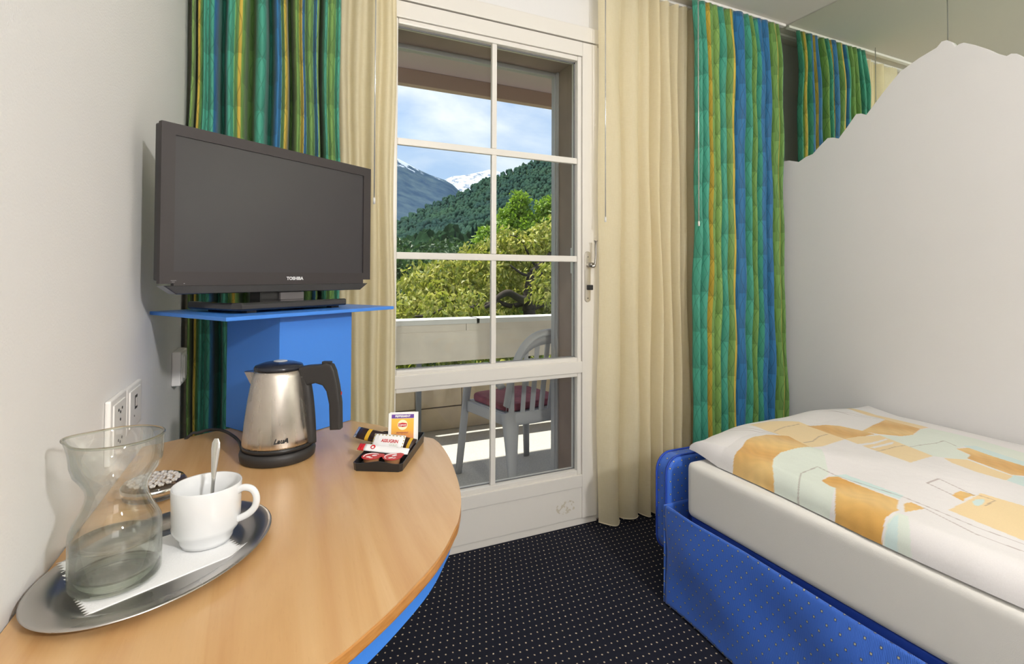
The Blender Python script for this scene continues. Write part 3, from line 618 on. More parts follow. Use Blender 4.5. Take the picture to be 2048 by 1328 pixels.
# spoon
stp = atY(433, 877, CY+.012); sb = Vector((CX+.004, CY-.006, CZ+.022)); spn = thing('teaspoon', 'steel teaspoon standing in the white cup', 'spoon', sb)
h = stp-sb; pts = smoothpts([Vector((0, 0, 0)), h*.35, h*.7, h*.88, h*.96, h], 8); n = len(pts)
rad = [np.interp((pts[i].length/h.length), [0, .15, .5, .75, .88, .95, 1], [.0026, .0024, .0028, .0052, .0064, .0058, .0030]) for i in range(n)]
link('handle', tube(bmesh.new(), pts, rad, 14, flat=.28, side=(.907, -.42, 0)), CHROME, spn, True)
bm = bmesh.new(); bmesh.ops.create_uvsphere(bm, u_segments=16, v_segments=10, radius=1); bmesh.ops.transform(bm, matrix=Matrix.Translation((-.002, -.006, -.003)) @ Matrix.Rotation(.3, 4, 'X') @ Matrix.Diagonal((.010, .0145, .0028, 1)), verts=bm.verts); link('bowl', bm, CHROME, spn, True)
# carafe
GX, GY, GZ = -.166, .757, zn+.0010
cf_ = thing('glass_carafe', 'hourglass shaped glass carafe with a lip, part filled with water', 'carafe', (GX, GY, GZ), 0)
aw = math.atan2(.30, -1.0)   # the lip points along this direction
def lip(x, y, z, a):
    t = max(0, (z-.128)/.042); k = max(0, math.cos(a-aw))**14; r = math.hypot(x, y); s = 1+.30*k*t*t
    return x*s, y*s
outer = [(.0, .0), (.038, 0), (.0435, .002), (.0455, .007), (.0455, .060), (.0445, .068), (.0405, .077), (.0345, .088), (.0308, .099), (.0300, .106), (.0315, .113), (.0365, .122), (.0425, .131), (.0452, .141), (.0460, .155), (.0462, .1675)]
inn = [(.0450, .1688), (.0440, .1675), (.0438, .155), (.0430, .141), (.0403, .132), (.0343, .123), (.0293, .114), (.0278, .106), (.0286, .099), (.0323, .088), (.0383, .077), (.0423, .068), (.0433, .060), (.0433, .018), (.040, .0135), (.030, .0125), (0, .0120)]
link('vessel', lathe(bmesh.new(), outer+inn, 72, shape=lip), CGLASS, cf_, True)
rm = []
for k in range(73):
    a = 2*PI*k/72; x_, y_ = lip(.0456*math.cos(a), .0456*math.sin(a), .1683, a); rm.append((x_, y_, .1683))
link('rim', tube(bmesh.new(), rm, .0016, 10, cap=False), RIMG, cf_, True)
link('base_ring', lathe(bmesh.new(), [(.028, .0022), (.0425, .0022), (.0446, .006), (.0446, .0105), (.036, .0112), (.028, .0108)], 64, closed=True), RIMG, cf_, True)
wt = tag(link('water', lathe(bmesh.new(), [(0, .01205), (.030, .01255), (.040, .01355), (.04325, .0181), (.04325, .0500), (.0425, .0488), (.030, .0485), (0, .0485)], 64), WATER, None, True, (GX, GY, GZ)), 'clear water standing in the glass carafe', 'water'); wt['kind'] = 'stuff'
# cut glass ashtray behind the cup
AX_, AY_ = -.176, 1.030
ash = thing('glass_ashtray', 'round cut glass dish with studded top on the desk behind the cup', 'dish', (AX_, AY_, ZTB+.0005))
link('dish', lathe(bmesh.new(), [(0, 0), (.040, 0), (.043, .002), (.0435, .007), (.0420, .008), (.0445, .009), (.0450, .020), (.0425, .024), (0, .024)], 60), TGLASS, ash, True)
link('band', lathe(bmesh.new(), [(.0452, .0100), (.0462, .0105), (.0462, .0190), (.0452, .0195)], 60, closed=True), CHROME, ash, True)
bm = bmesh.new()
for rr, k in ((.0, 1), (.011, 6), (.022, 12), (.033, 18)):
    for i in range(k):
        a = 2*PI*i/k+rr*40; q = bmesh.ops.create_icosphere(bm, subdivisions=1, radius=.0052); bmesh.ops.transform(bm, matrix=Matrix.Translation((rr*math.cos(a), rr*math.sin(a), .0245)) @ Matrix.Diagonal((1, 1, .7, 1)), verts=q['verts'])
link('studs', bm, mat('silvered_glass', (.80, .77, .73), .22, .5), ash)['kind'] = 'stuff'

# ------------------------------------------------------------------ condiment tray
QA = math.radians(-28.5); Q0 = Vector((.139, 1.000, ZTB+.0005))
q_ = thing('condiment_tray', 'small black tray with sweetener, creamers and tea at the end of the desk', 'tray', Q0, QA)
bm = bmesh.new(); Wq, Lq = .092, .178; T = .002
fl = [(.006, 0), (Wq-.006, 0), (Wq, .006), (Wq, Lq-.004), (Wq-.004, Lq), (.004, Lq), (0, Lq-.004), (0, .006)]
prism(bm, fl, 0, .0025)
def hgt(x, y): return .0145+.0045*math.exp(-((x-Wq*.52)/.020)**2)*(1 if y < .01 else 0)+.0055*(y/Lq)
N = 12; per = []
for i in range(len(fl)):
    a, b = Vector(fl[i]), Vector(fl[(i+1) % len(fl)])
    for k in range(N): per.append(a.lerp(b, k/N))
cq = Vector((Wq/2, Lq/2)); ro, ri, to, ti = [], [], [], []
for p in per:
    dn = (p-cq); dn = Vector((dn.x/abs(Wq/2) if 0 else dn.x, dn.y)); ip = cq+Vector((dn.x*(1-T/(Wq/2)), dn.y*(1-T/(Lq/2)))); op = cq+Vector((dn.x*1.035, dn.y*1.018)); ipo = cq+Vector((dn.x*1.005, dn.y*1.002))
    ro.append(bm.verts.new((p.x, p.y, .0))); to.append(bm.verts.new((op.x, op.y, hgt(p.x, p.y)))); ti.append(bm.verts.new((ipo.x, ipo.y, hgt(p.x, p.y)+.0002))); ri.append(bm.verts.new((ip.x, ip.y, .0025)))
for i in range(len(per)):
    j = (i+1) % len(per)
    for A, B in ((ro, to), (to, ti), (ti, ri)): bm.faces.new((A[i], A[j], B[j], B[i]))
bmesh.ops.recalc_face_normals(bm, faces=bm.faces)
link('shell', bm, BLK, q_)
for y in (.054, .122): link('divider', bx(.003, Wq-.003, y, y+.0018, .0026, .0135), BLK, q_)
def qw(x, y, z=0): v = Vector((x*math.cos(QA)-y*math.sin(QA), x*math.sin(QA)+y*math.cos(QA), z)); return Q0+v
RED = mat('red_print', (.55, .015, .02), .35); WPR = mat('white_print', (.85, .85, .85), .4); FOIL = mat('white_foil', (.82, .82, .82), .3)
def creamer(x, y, rz, label):
    c = thing('creamer_pot', label, 'creamer', qw(x, y, .0027), rz, 'coffee creamer pots in the condiment tray')
    link('pot', lathe(bmesh.new(), [(0, 0), (.0125, 0), (.0135, .001), (.0155, .0125), (.0158, .0142), (0, .0142)], 32), mat('brown_pot', (.42, .20, .09), .35), c, True)
    o = [(.0185*math.cos(a), .0185*math.sin(a)) for a in [math.radians(k) for k in range(35, 326, 12)]]+[(.0235, -.006), (.0250, 0), (.0235, .006)]
    link('lid', prism(bmesh.new(), o, .0143, .0150), RED, c)
    for k, (rx, ry, px, py, ra) in enumerate([(.0045, .0032, -.006, -.003, .3), (.005, .0036, .006, .002, .1), (.0035, .0018, -.002, -.009, .2)]):
        link('print', prism(bmesh.new(), [(px+rx*math.cos(a+ra), py+ry*math.sin(a)) for a in [i*PI/8 for i in range(16)]], .0150, .01515), WPR, c)
    bm = bmesh.new(); tube(bm, [(.0145*math.cos(a), .0145*math.sin(a), .0151) for a in [math.radians(k) for k in range(20, 190, 10)]], .0009, 6); link('print', bm, WPR, c)
creamer(.0245, .030, QA+.4, 'left creamer pot with red lid at the front of the condiment tray')
creamer(.0655, .030, QA+.9, 'right creamer pot with red lid at the front of the condiment tray')
# stick packets: pillow shaped
def stick(name, label, cat, p0, p1, w_, t_, mats, ridges=True, segs=None):
    p0, p1 = Vector(p0), Vector(p1); L = (p1-p0).length; x_ = (p1-p0).normalized(); z_ = Vector((0, 0, 1)); z_ = (z_-x_*z_.dot(x_)).normalized(); y_ = z_.cross(x_)
    o = thing(name, label, cat, p0); o.matrix_world = basis(p0, x_, y_, z_)
    def piece(nm, a, b, m, k=1.0):
        n = 14; bm = bmesh.new(); rings = []
        for i in range(n+1):
            x = a+(b-a)*i/n; fl_ = min(1, x/(.010), (L-x)/.010); fl_ = max(.06, fl_**.6); ring = []
            for q in range(16):
                an = 2*PI*q/16; ring.append(bm.verts.new((x, w_/2*k*math.cos(an)*(1+.0*fl_), t_/2*k*fl_*math.sin(an)+(.0006*math.sin(x*900) if fl_ < .9 else 0))))
            rings.append(ring)
        for A, B in zip(rings, rings[1:]):
            for q in range(16): bm.faces.new((A[q], A[(q+1) % 16], B[(q+1) % 16], B[q]))
        bm.faces.new(rings[0][::-1]); bm.faces.new(rings[-1]); bmesh.ops.recalc_face_normals(bm, faces=bm.faces)
        return link(nm, bm, m, o, True)
    for nm, a, b, m, k in segs: piece(nm, a*L, b*L, m, k)
    return o, L, (x_, y_, z_)
BRN = mat('dark_brown_wrap', (.035, .018, .014), .3); YLW = mat('yellow_print', (.72, .42, .03), .4)
mid = .0026
o, L, _ = stick('coffee_stick', 'dark brown stick packet with yellow bands, rearmost of the packets in the condiment tray', 'packet', atZ(712, 864, ZTB+.026), atZ(829, 890, ZTB+.013), .027, .010,
    None, segs=[('silver_end', 0, .055, CHROME, 1), ('wrapper', .055, 1, BRN, .995), ('band', .20, .26, YLW, 1.03), ('band', .90, .945, YLW, 1.03)])
Rq = Matrix.Rotation(math.radians(42), 4, 'X'); o.matrix_world = o.matrix_world @ Rq
for px_, nm in ((.40, 'O'), (.485, 'L')): text('lettering', nm, .011, YLW, o, basis((px_*L, -.001, .0052), Vector((1, 0, 0)), Vector((0, 1, 0)), Vector((0, 0, 1))), bold=.0003)
# sweetener sachet
a0, a1 = atZ(746, 880, ZTB+.026), atZ(808, 885, ZTB+.026)
o, L, ax3 = stick('sweetener_sachet', 'white sweetener sachet with dashed border and red lettering in the condiment tray', 'sachet', a0, a1, .029, .004, None, segs=[('wrapper', 0, 1, FOIL, 1)])
o.rotation_mode = 'QUATERNION'
Rt = Matrix.Rotation(math.radians(48), 4, 'X'); o.matrix_world = o.matrix_world @ Rt
bm = bmesh.new()
for k in range(9):
    x = .003+k*(L-.006)/8
    for y in (-.0118, .0118): q = box(bm, x-.0016, x+.0016, y-.0008, y+.0008, .0012, .0016)
for k in range(4):
    y = -.009+k*.006
    for x in (.0015, L-.0015): box(bm, x-.0008, x+.0008, y-.0014, y+.0014, .0008, .0013)
link('border_dashes', bm, mat('olive_print', (.35, .27, .03), .5), o)
text('lettering', 'ASSUGRIN', .0092, RED, o, basis((L*.56, -.0005, .0023), Vector((1, 0, 0)), Vector((0, 1, 0)), Vector((0, 0, 1))), bold=.0002, sx=.86)
text('lettering', 'GOLD', .0065, mat('pale_print', (.55, .60, .50), .5), o, basis((L*.70, -.0078, .0021), Vector((1, 0, 0)), Vector((0, 1, 0)), Vector((0, 0, 1))))
o, L, _ = stick('sugar_stick', 'slim white sugar stick with a red end lying in front in the condiment tray', 'packet', atZ(717, 893, ZTB+.022), atZ(817, 904, ZTB+.0165), .017, .0065, None, segs=[('red_end', 0, .13, RED, 1.0), ('wrapper', .13, 1, FOIL, .99)])
o.matrix_world = o.matrix_world @ Matrix.Rotation(math.radians(30), 4, 'X')
link('emblem', prism(bmesh.new(), [(.30*L+.0048*math.cos(a), .0+.0052*math.sin(a)) for a in [i*PI/9 for i in range(18)]], .0034, .0041), RED, o)
link('emblem', prism(bmesh.new(), [(.30*L+.0026*math.cos(a), -.0012+.0026*math.sin(a)) for a in [i*PI/7 for i in range(14)]], .0041, .0043), WPR, o)
# tea envelopes
g = NG('tea_print'); gz = g.n('ShaderNodeSeparateXYZ', {0: g.n('ShaderNodeTexCoord').outputs['Generated']}).outputs[2]
g.P(Base_Color=g.ramp(gz, [(0, (.62, .10, .17)), (.28, (.70, .25, .10)), (.6, (.82, .42, .04)), (1, (.86, .50, .06))]), Roughness=.4); TEAP = g.m
PUR = mat('purple_print', (.13, .045, .30), .4); ENV = mat('envelope_paper', (.82, .81, .79), .5)
def tea(y, dx, tilt, label, rz):
    t = thing('tea_envelope', label, 'tea bag', qw(.026+dx, y, .0032), QA+rz, 'peppermint tea envelopes in the condiment tray')
    t.rotation_euler = (tilt, 0, QA+rz); w_, h_ = .060, .068
    link('envelope', bx(0, w_, 0, .0022, 0, h_, bev=.0008), ENV, t)
    link('picture', bx(.0065, w_-.0065, -.0004, 0, .0, h_-.0115), TEAP, t)
    link('header', bx(.0065, w_-.0065, -.0004, 0, h_-.0110, h_-.003), PUR, t)
    B = lambda x, z: basis((x, -.0008, z), Vector((1, 0, 0)), Vector((0, 0, 1)), Vector((0, -1, 0)))
    text('lettering', 'PEPPERMINT', .0058, WPR, t, B(w_/2, h_-.007), bold=.0002)
    link('sun_disc', prism(bmesh.new(), [(.0105*math.cos(a), .0105*math.sin(a)) for a in [i*PI/16 for i in range(32)]], .0, .0003, M4=B(w_/2, h_-.0245)), mat('cream_print', (.90, .82, .52), .4), t)
    link('shield', prism(bmesh.new(), [(-.009, -.003), (-.009, .003), (0, .0045), (.009, .003), (.009, -.003), (0, -.0045)], .0003, .0006, M4=B(w_/2, h_-.0245)), RED, t)
    text('logo', 'Lipton', .0062, WPR, t, basis((w_/2, -.0016, h_-.0245), Vector((1, 0, 0)), Vector((0, 0, 1)), Vector((0, -1, 0))), bold=.0001)
    text('lettering', 'PEPPERMINT', .0045, mat('dark_red_print', (.35, .04, .10), .5), t, B(w_/2, h_-.041)); text('lettering', 'herbal tea', .0034, MATS['dark_red_print'], t, B(w_/2, h_-.046))
tea(.128, 0, math.radians(-13), 'front peppermint tea envelope standing at the back of the condiment tray', .18)
tea(.136, .001, math.radians(-11), 'rear peppermint tea envelope standing behind the other one', .18)

# ------------------------------------------------------------------ sockets on the left wall
def plate(name, label, cat, y0, y1, z0, z1, d=.009):
    p = tag(empty(name, (XL, (y0+y1)/2, (z0+z1)/2)), label, cat); w_, h_ = (y1-y0)/2, (z1-z0)/2
    link('cover', bx(.0004, d, -w_, w_, -h_, h_, bev=.004, seg=3), WPL, p, True); link('insert', bx(d-.002, d+.002, -w_*.72, w_*.72, -h_*.80, h_*.80, bev=.0015), WPL, p)
    return p, d+.002
HOLE = mat('dark_hole', (.02, .02, .02), .6)
p, dx = plate('wall_socket', 'white double wall socket with pin holes behind the carafe', 'socket', 1.050, 1.153, .800, .908)
for zc in (.026, -.026):
    for (y, z) in ((-.011, .004), (.011, .004), (0, -.001), ):
        link('pin_hole', tube(bmesh.new(), [(dx-.002, y, zc+z), (dx+.0006, y, zc+z)], .0026, 10), HOLE, p, True)
link('pin_hole', tube(bmesh.new(), [(dx-.002, 0, .012), (dx+.0006, 0, .012)], .0026, 10), HOLE, p, True)
p, dx = plate('usb_socket', 'white wall plate with a single slot right of the double socket', 'socket', 1.155, 1.272, .820, .906)
link('slot', bx(dx-.002, dx+.0006, -.009, .009, -.004, .022), HOLE, p); link('slot_tongue', bx(dx, dx+.001, -.006, .006, .001, .017), WPL, p); link('pin_hole', tube(bmesh.new(), [(dx-.002, -.012, -.016), (dx+.0006, -.012, -.016)], .0018, 8), HOLE, p)
p, dx = plate('wall_switch', 'white wall box next to the corner curtain below the television shelf', 'switch', 1.665, 1.775, .812, .905, d=.022)
link('rocker', bx(dx, dx+.003, -.022, .022, -.03, .03, bev=.001), WPL, p)

# ------------------------------------------------------------------ bed
bed = thing('bed', 'bed with blue dotted valance and padded end board, made with a cream sheet', 'bed', (1.85, .4, 0))
BX0, BY1 = 1.225, 1.315; BXR = 2.425; BY0 = -.75
ob = Vector((1.85, .4, 0))
# mattress: long rounded box built as a grid so that the sheet sags a little
bm = bx(1.250-1.85, BXR-1.85, BY0-.4, 1.312-.4, .325, .505, bev=.034, seg=6)
link('mattress', bm, SHEET, bed, True)
link('frame', bx(1.262-1.85, BXR-.01-1.85, BY0+.02-.4, 1.30-.4, .06, .3245, bev=.005), PIPING, bed)
# valance
ny, nz = 220, 40; yy = np.linspace(1.378, BY0, ny); tz = np.linspace(0, 1, nz); V = np.zeros((ny, nz, 3)); UV = np.zeros((ny, nz, 2))
for i, y in enumerate(yy):
    d = 1.378-y
    top = np.interp(d, [0, .04, .12, .32, .6, .78, 1.2, 3], [.336, .337, .330, .325, .318, .316, .315, .315])
    for j, t in enumerate(tz):
        z = .008+(top-.008)*t
        x = BX0-.004+.010*(1-t)*math.sin(d*9+1)+.007*math.sin(PI*t)*math.sin(d*11+t*5)+.004*math.sin(PI*t)*math.sin(d*27-t*7)-.010*(1-t)**1.5+.010*math.exp(-((d-.22-.25*t)/.10)**2)*math.sin(PI*t)-.008*math.sin(PI*t)*math.exp(-((d-.62)/.2)**2)
        x += .016*t**6*(0 if d < .08 else 1)*np.interp(d, [.08, .3], [0, 1])
        V[i, j] = (x-1.85, y-.4, z); UV[i, j] = (d, z)
me = np_mesh('valance', V.reshape(-1, 3), grid_faces(ny, nz)); set_uv(me, UV.reshape(-1, 2)); v_ = link_me('valance', me, FABRIC, bed, True); md = v_.modifiers.new('t', 'SOLIDIFY'); md.thickness = .004; md.offset = -1
# valance return at the window end
nx_ = 30; V = np.zeros((nx_, nz, 3)); UV = np.zeros((nx_, nz, 2))
for i in range(nx_):
    s = i/(nx_-1)
    for j, t in enumerate(tz):
        V[i, j] = (BX0-.004-.010*(1-t)**1.5+.012*(1-t)*math.sin(1)+s*.11-1.85, 1.378+.010*math.sin(s*PI)*(1-t)-.4+.045*s*0+.006, .008+(.335-.008)*t); UV[i, j] = (-s*.11, V[i, j, 2])
me = np_mesh('valance_return', V.reshape(-1, 3), grid_faces(nx_, nz)); set_uv(me, UV.reshape(-1, 2)); v_ = link_me('valance_return', me, FABRIC, bed, True); md = v_.modifiers.new('t', 'SOLIDIFY'); md.thickness = .004
# padded end board: rounded rectangle extruded along Y
def rrect(x0, x1, z0, z1, r, n=8):
    P = []
    for cx_, cz_, a0_ in ((x1-r, z1-r, 0), (x0+r, z1-r, PI/2), (x0+r, z0+r, PI), (x1-r, z0+r, 3*PI/2)):
        for k in range(n+1): a = a0_+PI/2*k/n; P.append((cx_+r*math.cos(a), cz_+r*math.sin(a)))
    return P
mm = basis((-1.85, -.4, 0), Vector((1, 0, 0)), Vector((0, 0, 1)), Vector((0, -1, 0)))
bm = bmesh.new(); prism(bm, rrect(1.243, BXR+.01, .15, .487, .058), -1.455, -1.3905, bev=.016, M4=mm, seg=4)
eb = link('end_board', bm, FABRIC, bed, True); uv_box(eb)
for yy_ in (1.398, 1.446):
    P = [Vector((x-1.85, yy_-.4, z)) for x, z in rrect(1.241, BXR+.01, .148, .4895, .060)]; P.append(P[0]); link('piping', tube(bmesh.new(), P, .0032, 8), PIPING, bed, True)

# duvet -----------------------------------------------------------
def zc8(x, y): return (1480+x/3.6056, 820+y/3.6056)
WHT, MNT, TAN, OCH, BLP, ORG = (.80, .775, .77), (.72, .78, .70), (.84, .65, .36), (.74, .46, .16), (.62, .76, .74), (.74, .44, .13)
shapes = [
 (TAN, [(150, 165), (320, 133), (520, 133), (650, 180), (790, 250), (600, 320), (520, 335), (470, 297), (310, 235), (235, 205)]),
 (OCH, [(-190, 440), (-185, 395), (-90, 330), (0, 300), (60, 275), (240, 243), (400, 250), (470, 297), (520, 330), (300, 350), (230, 380), (203, 425), (205, 520), (120, 490), (0, 425), (-110, 400)]),
 (MNT, [(203, 425), (230, 380), (300, 350), (520, 330), (600, 345), (640, 480), (580, 520), (680, 572), (640, 640), (560, 660), (205, 530)]),
 (OCH, [(570, 162), (700, 146), (800, 152), (920, 178), (1010, 205), (880, 230), (790, 247), (640, 185)]),
 (TAN, [(790, 247), (890, 222), (1040, 212), (1190, 285), (1390, 375), (1230, 440), (940, 320)]),
 (OCH, [(930, 185), (1080, 130), (1130, 98), (1200, 110), (1330, 165), (1260, 212), (1180, 220), (1040, 205)]),
 (TAN, [(835, -20), (920, 5), (1130, 70), (1390, 145), (1335, 165), (1110, 92), (960, 45)]),
 (MNT, [(1040, 212), (1180, 222), (1270, 210), (1335, 166), (1400, 152), (1700, 215), (2100, 335), (2100, 420), (1660, 280), (1580, 300), (1560, 310), (1650, 350), (1660, 380), (1580, 392), (1390, 375), (1190, 285)]),
 (BLP, [(1610, 285), (1700, 280), (2100, 405), (2100, 440), (1640, 300)]),
 (OCH, [(1560, 308), (1650, 300), (1800, 348), (2100, 435), (2100, 495), (1960, 490), (1820, 440), (1640, 378), (1662, 350)]),
 (TAN, [(1470, 388), (1640, 388), (1800, 445), (1970, 500), (1920, 540), (1700, 485), (1530, 425)]),
 (BLP, [(1975, 492), (2100, 510), (2100, 600), (1925, 540)]),
 (WHT, [(860, 285), (960, 268), (1070, 236), (1085, 240), (980, 278), (885, 296)]), (WHT, [(930, 310), (1090, 262), (1115, 258), (1100, 275), (970, 315)]),
 (BLP, [(650, 492), (760, 488), (1180, 650), (1150, 672), (720, 500)]),
 (ORG, [(580, 520), (640, 497), (705, 498), (1000, 622), (1145, 680), (1130, 740), (1150, 752), (1050, 782), (1005, 822), (990, 852), (880, 800), (830, 750), (760, 715), (665, 690), (682, 572), (640, 560)]),
 (TAN, [(670, 715), (740, 730), (850, 790), (1005, 868), (1012, 905), (860, 835), (665, 748)]),
 (MNT, [(1000, 900), (1015, 830), (1060, 795), (1150, 775), (1215, 800), (1265, 985), (1150, 975)]),
 (BLP, [(1015, 880), (1030, 825), (1070, 800), (1145, 785), (1130, 935), (1060, 915)]),
 (ORG, [(1180, 705), (1235, 697), (1335, 742), (1190, 768)]),
 (TAN, [(1500, 752), (1600, 712), (1740, 645), (2100, 740), (2100, 985), (1900, 905)]),
 (ORG, [(1525, 657), (1590, 630), (1695, 657), (1620, 682), (1612, 697)]),
 (WHT, [(1620, 690), (1635, 672), (1680, 662), (1700, 668), (1650, 680), (1640, 697)]),
 (BLP, [(1675, 700), (1700, 684), (1760, 682), (1765, 705), (1720, 728), (1690, 722)]),
]
lines = [[(-40, 190), (100, 205), (300, 240)], [(0, 175), (160, 200), (330, 235)], [(310, 220), (400, 180), (520, 150)], [(490, 295), (560, 280), (620, 240), (690, 215)], [(720, 30), (900, 75), (1090, 95)], [(740, 60), (900, 60), (1110, 85)],
 [(388, 600), (385, 540), (430, 470), (560, 432), (690, 490), (1180, 660), (1700, 870), (2100, 1010)], [(985, 345), (1070, 320), (1120, 300), (1190, 288)], [(1230, 300), (1330, 280), (1410, 272), (1470, 253), (1560, 290)], [(1350, 578), (1435, 553), (1500, 580), (1690, 660)], [(1350, 578), (1530, 655)], [(1730, 660), (1840, 690), (1770, 725)], [(1330, 740), (1700, 925), (2100, 1070)]]
ZD = .562
def to_xy(pl, dy=0, dx=0): return np.array([(lambda q: (q.x+dx, q.y+dy))(atZ(*zc8(a, b), ZD)) for a, b in pl])
def inside(P, X, Y):
    r = np.zeros(X.shape, bool); n = len(P); j = n-1
    for i in range(n):
        xi, yi, xj, yj = *P[i], *P[j]; c = ((yi > Y) != (yj > Y)) & (X < (xj-xi)*(Y-yi)/(yj-yi+1e-12)+xi); r ^= c; j = i
    return r
def segd(P, X, Y):
    d = np.full(X.shape, 9.0)
    for (x0, y0), (x1, y1) in zip(P, P[1:]):
        vx, vy = x1-x0, y1-y0; t = np.clip(((X-x0)*vx+(Y-y0)*vy)/(vx*vx+vy*vy+1e-12), 0, 1); d = np.minimum(d, np.hypot(X-x0-t*vx, Y-y0-t*vy))
    return d
xs = np.arange(0, 1.16, .0025); ys = np.concatenate([np.arange(0, 1.0, .0025), np.arange(1.0, 2.1, .006)])
nU, nV = len(xs), len(ys)
U, Vv = np.meshgrid(xs, ys, indexing='ij'); LU, LV = xs[-1], ys[-1]
# edge roll: distance to the border sets height
XD0, YD1 = 1.262, 1.352
rs = np.random.RandomState(4)
def bumps(X, Y):
    z = .006*np.sin(X*5.1+1.0+Y*1.3)*np.sin(Y*4.3+.4)+.004*np.sin(X*11+Y*3)+.003*np.sin(Y*14-X*6)
    z += .010*np.exp(-(((X-1.42)*.9+(Y-1.2)*.5)/.06)**2)*np.exp(-((Y-1.15)/.25)**2)
    return z
Xg = XD0+U; Yg = YD1-Vv
eL = U; eF = Vv; eR = LU-U; eB = LV-Vv
def prof_(e, w): return np.sqrt(np.clip(1-(1-np.clip(e/w, 0, 1))**2, 0, 1))
th = .066*np.minimum(np.minimum(prof_(eL, .055), prof_(eF, .17)), np.minimum(prof_(eR, .2), prof_(eB, .1)))
th = th*(1-.28*np.clip((U-.75)/.4, 0, 1))
wv_ = np.clip(th/.06, 0, 1)
base_ = np.where(Yg > 1.30, .541+.0*Yg, .508); base_ = .508+.018*np.clip((Yg-1.22)/.1, 0, 1)
Zt = base_+th+bumps(Xg, Yg)*wv_
# wavy outline
ox = (.006*np.sin(Yg*7+1)+.038*np.clip((Yg-.75)/.55, 0, 1))*(1-np.clip(eL/.12, 0, 1)); oy = (.010*np.sin(Xg*13)+.085*np.clip((Xg-1.32)/.45, 0, 1))*(1-np.clip(eF/.35, 0, 1))
Zl = base_+.0025*(1-wv_*.0)-.0015
Zt = np.maximum(Zt, Zl+.0005)
col = np.tile(np.array(WHT, np.float32), (nU, nV, 1))
Xc, Yc = Xg+0*ox, Yg
# follow the rolled edge: pattern keeps its place seen on the cloth
nz_ = (np.sin(Xc*211+np.sin(Yc*63)*3)+np.sin(Xc*97-Yc*151))*.5
for dy, dx_ in ((0, 0), (-1.02, .02)):
    for c_, pl in shapes:
        k = inside(to_xy(pl, dy, dx_), Xc, Yc)
        cc = np.array(c_, np.float32)[None, :]
        if c_ in (OCH, ORG): cc = cc*(1+.05*nz_[k][:, None])+np.array((.04, .07, .05))[None, :]*(np.sin(Yc[k]*21+Xc[k]*27+1.5*np.sin(Yc[k]*13))[:, None])
        col[k] = np.clip(cc, 0, 1)
    for pl in lines:
        k = segd(to_xy(pl, dy, dx_), Xc, Yc) < .0017; col[k] = col[k]*.45+np.array((.25, .15, .13), np.float32)*.55
top = np.stack([Xg+ox, Yg+oy, Zt], -1); bot = np.stack([Xg+ox, Yg+oy, Zl], -1)
st_ = 8; bi = np.unique(np.concatenate([np.arange(0, nU, st_), [nU-1]])); bj = np.unique(np.concatenate([np.arange(0, nV, st_), [nV-1]]))
me = np_mesh('duvet', top.reshape(-1, 3), grid_faces(nU, nV)); set_col(me, 'print', col.reshape(-1, 3)); me.transform(Matrix.Translation((-1.85, -.4, -.51)))
dv = thing('duvet', 'white duvet printed with ochre, sand and mint shapes lying on the bed', 'duvet', (1.85, .4, .51)); link_me('top_cloth', me, DUVET, dv, True)
bt = bot[np.ix_(bi, bj)]; me = np_mesh('under_cloth', bt.reshape(-1, 3), grid_faces(len(bi), len(bj))[:, ::-1]); set_col(me, 'print', np.tile(np.array(WHT), (len(bi)*len(bj), 1))); me.transform(Matrix.Translation((-1.85, -.4, -.51)))
link_me('under_cloth', me, DUVET, dv, True)

# ------------------------------------------------------------------ balcony
g = NG('balcony_concrete'); f = g.noise(320, 4); f2 = g.noise(4, 4)
g.P(Base_Color=g.mix(g.math('MULTIPLY', f2, .4), g.ramp(f, [(.35, (.36, .335, .30)), (.65, (.64, .60, .54))]), (.48, .45, .40, 1)), Roughness=.9); g.bump(f, .4); CONC = g.m
RENDER = mat('parapet_render', (.82, .75, .65), .85, vary=(5, .08, (1, 1, 1)), bump=(120, .2))
STONE = mat('parapet_stone', (.54, .44, .31), .85, vary=(7, .12, (1, 1, 1)), bump=(120, .2))
WCAP = mat('white_cap', (.85, .84, .80), .6)
struct(link('balcony_floor', bx(-3, 7, YB+.2, 3.75, -.2, -.002), CONC), 'rough concrete balcony floor')
pr = empty('balcony_parapet', (0, 3.5, 0), kind='structure'); pr['label'] = 'pale balcony parapet with a white coping'
def pp(name, x0, x1, y0, y1, z0, z1, m, bev=.003): link(name, bx(x0, x1, y0-3.5, y1-3.5, z0, z1, bev=bev), m, pr)
for x0 in (-3.0, -1.9, -.8, .27, 1.34, 2.44, 3.54, 4.64):
    pp('coping', x0, x0+1.0975, 3.49, 3.66, .772, .808, WCAP)
xsb = [-3.0, -1.92, -.14, 1.272, 2.9, 4.6, 6.0]
for a, b in zip(xsb, xsb[1:]): pp('band', a, b-.003, 3.51, 3.64, .722, .7715, RENDER)
pp('upper_panel', -3, 6, 3.52, 3.60, .503, .7215, RENDER)
for a, b in zip(xsb, xsb[1:]):
    pp('lower_slab', a, b-.005, 3.60, 3.72, .168, .385, STONE); pp('lower_slab', a, b-.005, 3.60, 3.72, .0, .160, STONE)
GREYM = mat('grey_steel_post', (.16, .17, .18), .5, .3)
for x in (-1.6, .915, 3.4): pp('post', x, x+.034, 3.535, 3.575, 0, .5025, GREYM)
pp('bracket', .915, .949, 3.575, 3.60, .3, .34, GREYM)
SOFF = mat('soffit_paint', (.52, .40, .39), .8); TERR = mat('terracotta_valance', (.50, .33, .26), .8)
so = empty('balcony_soffit', (0, 3, 2.5), kind='structure'); so['label'] = 'grey roof slab above the balcony with a terracotta edge'
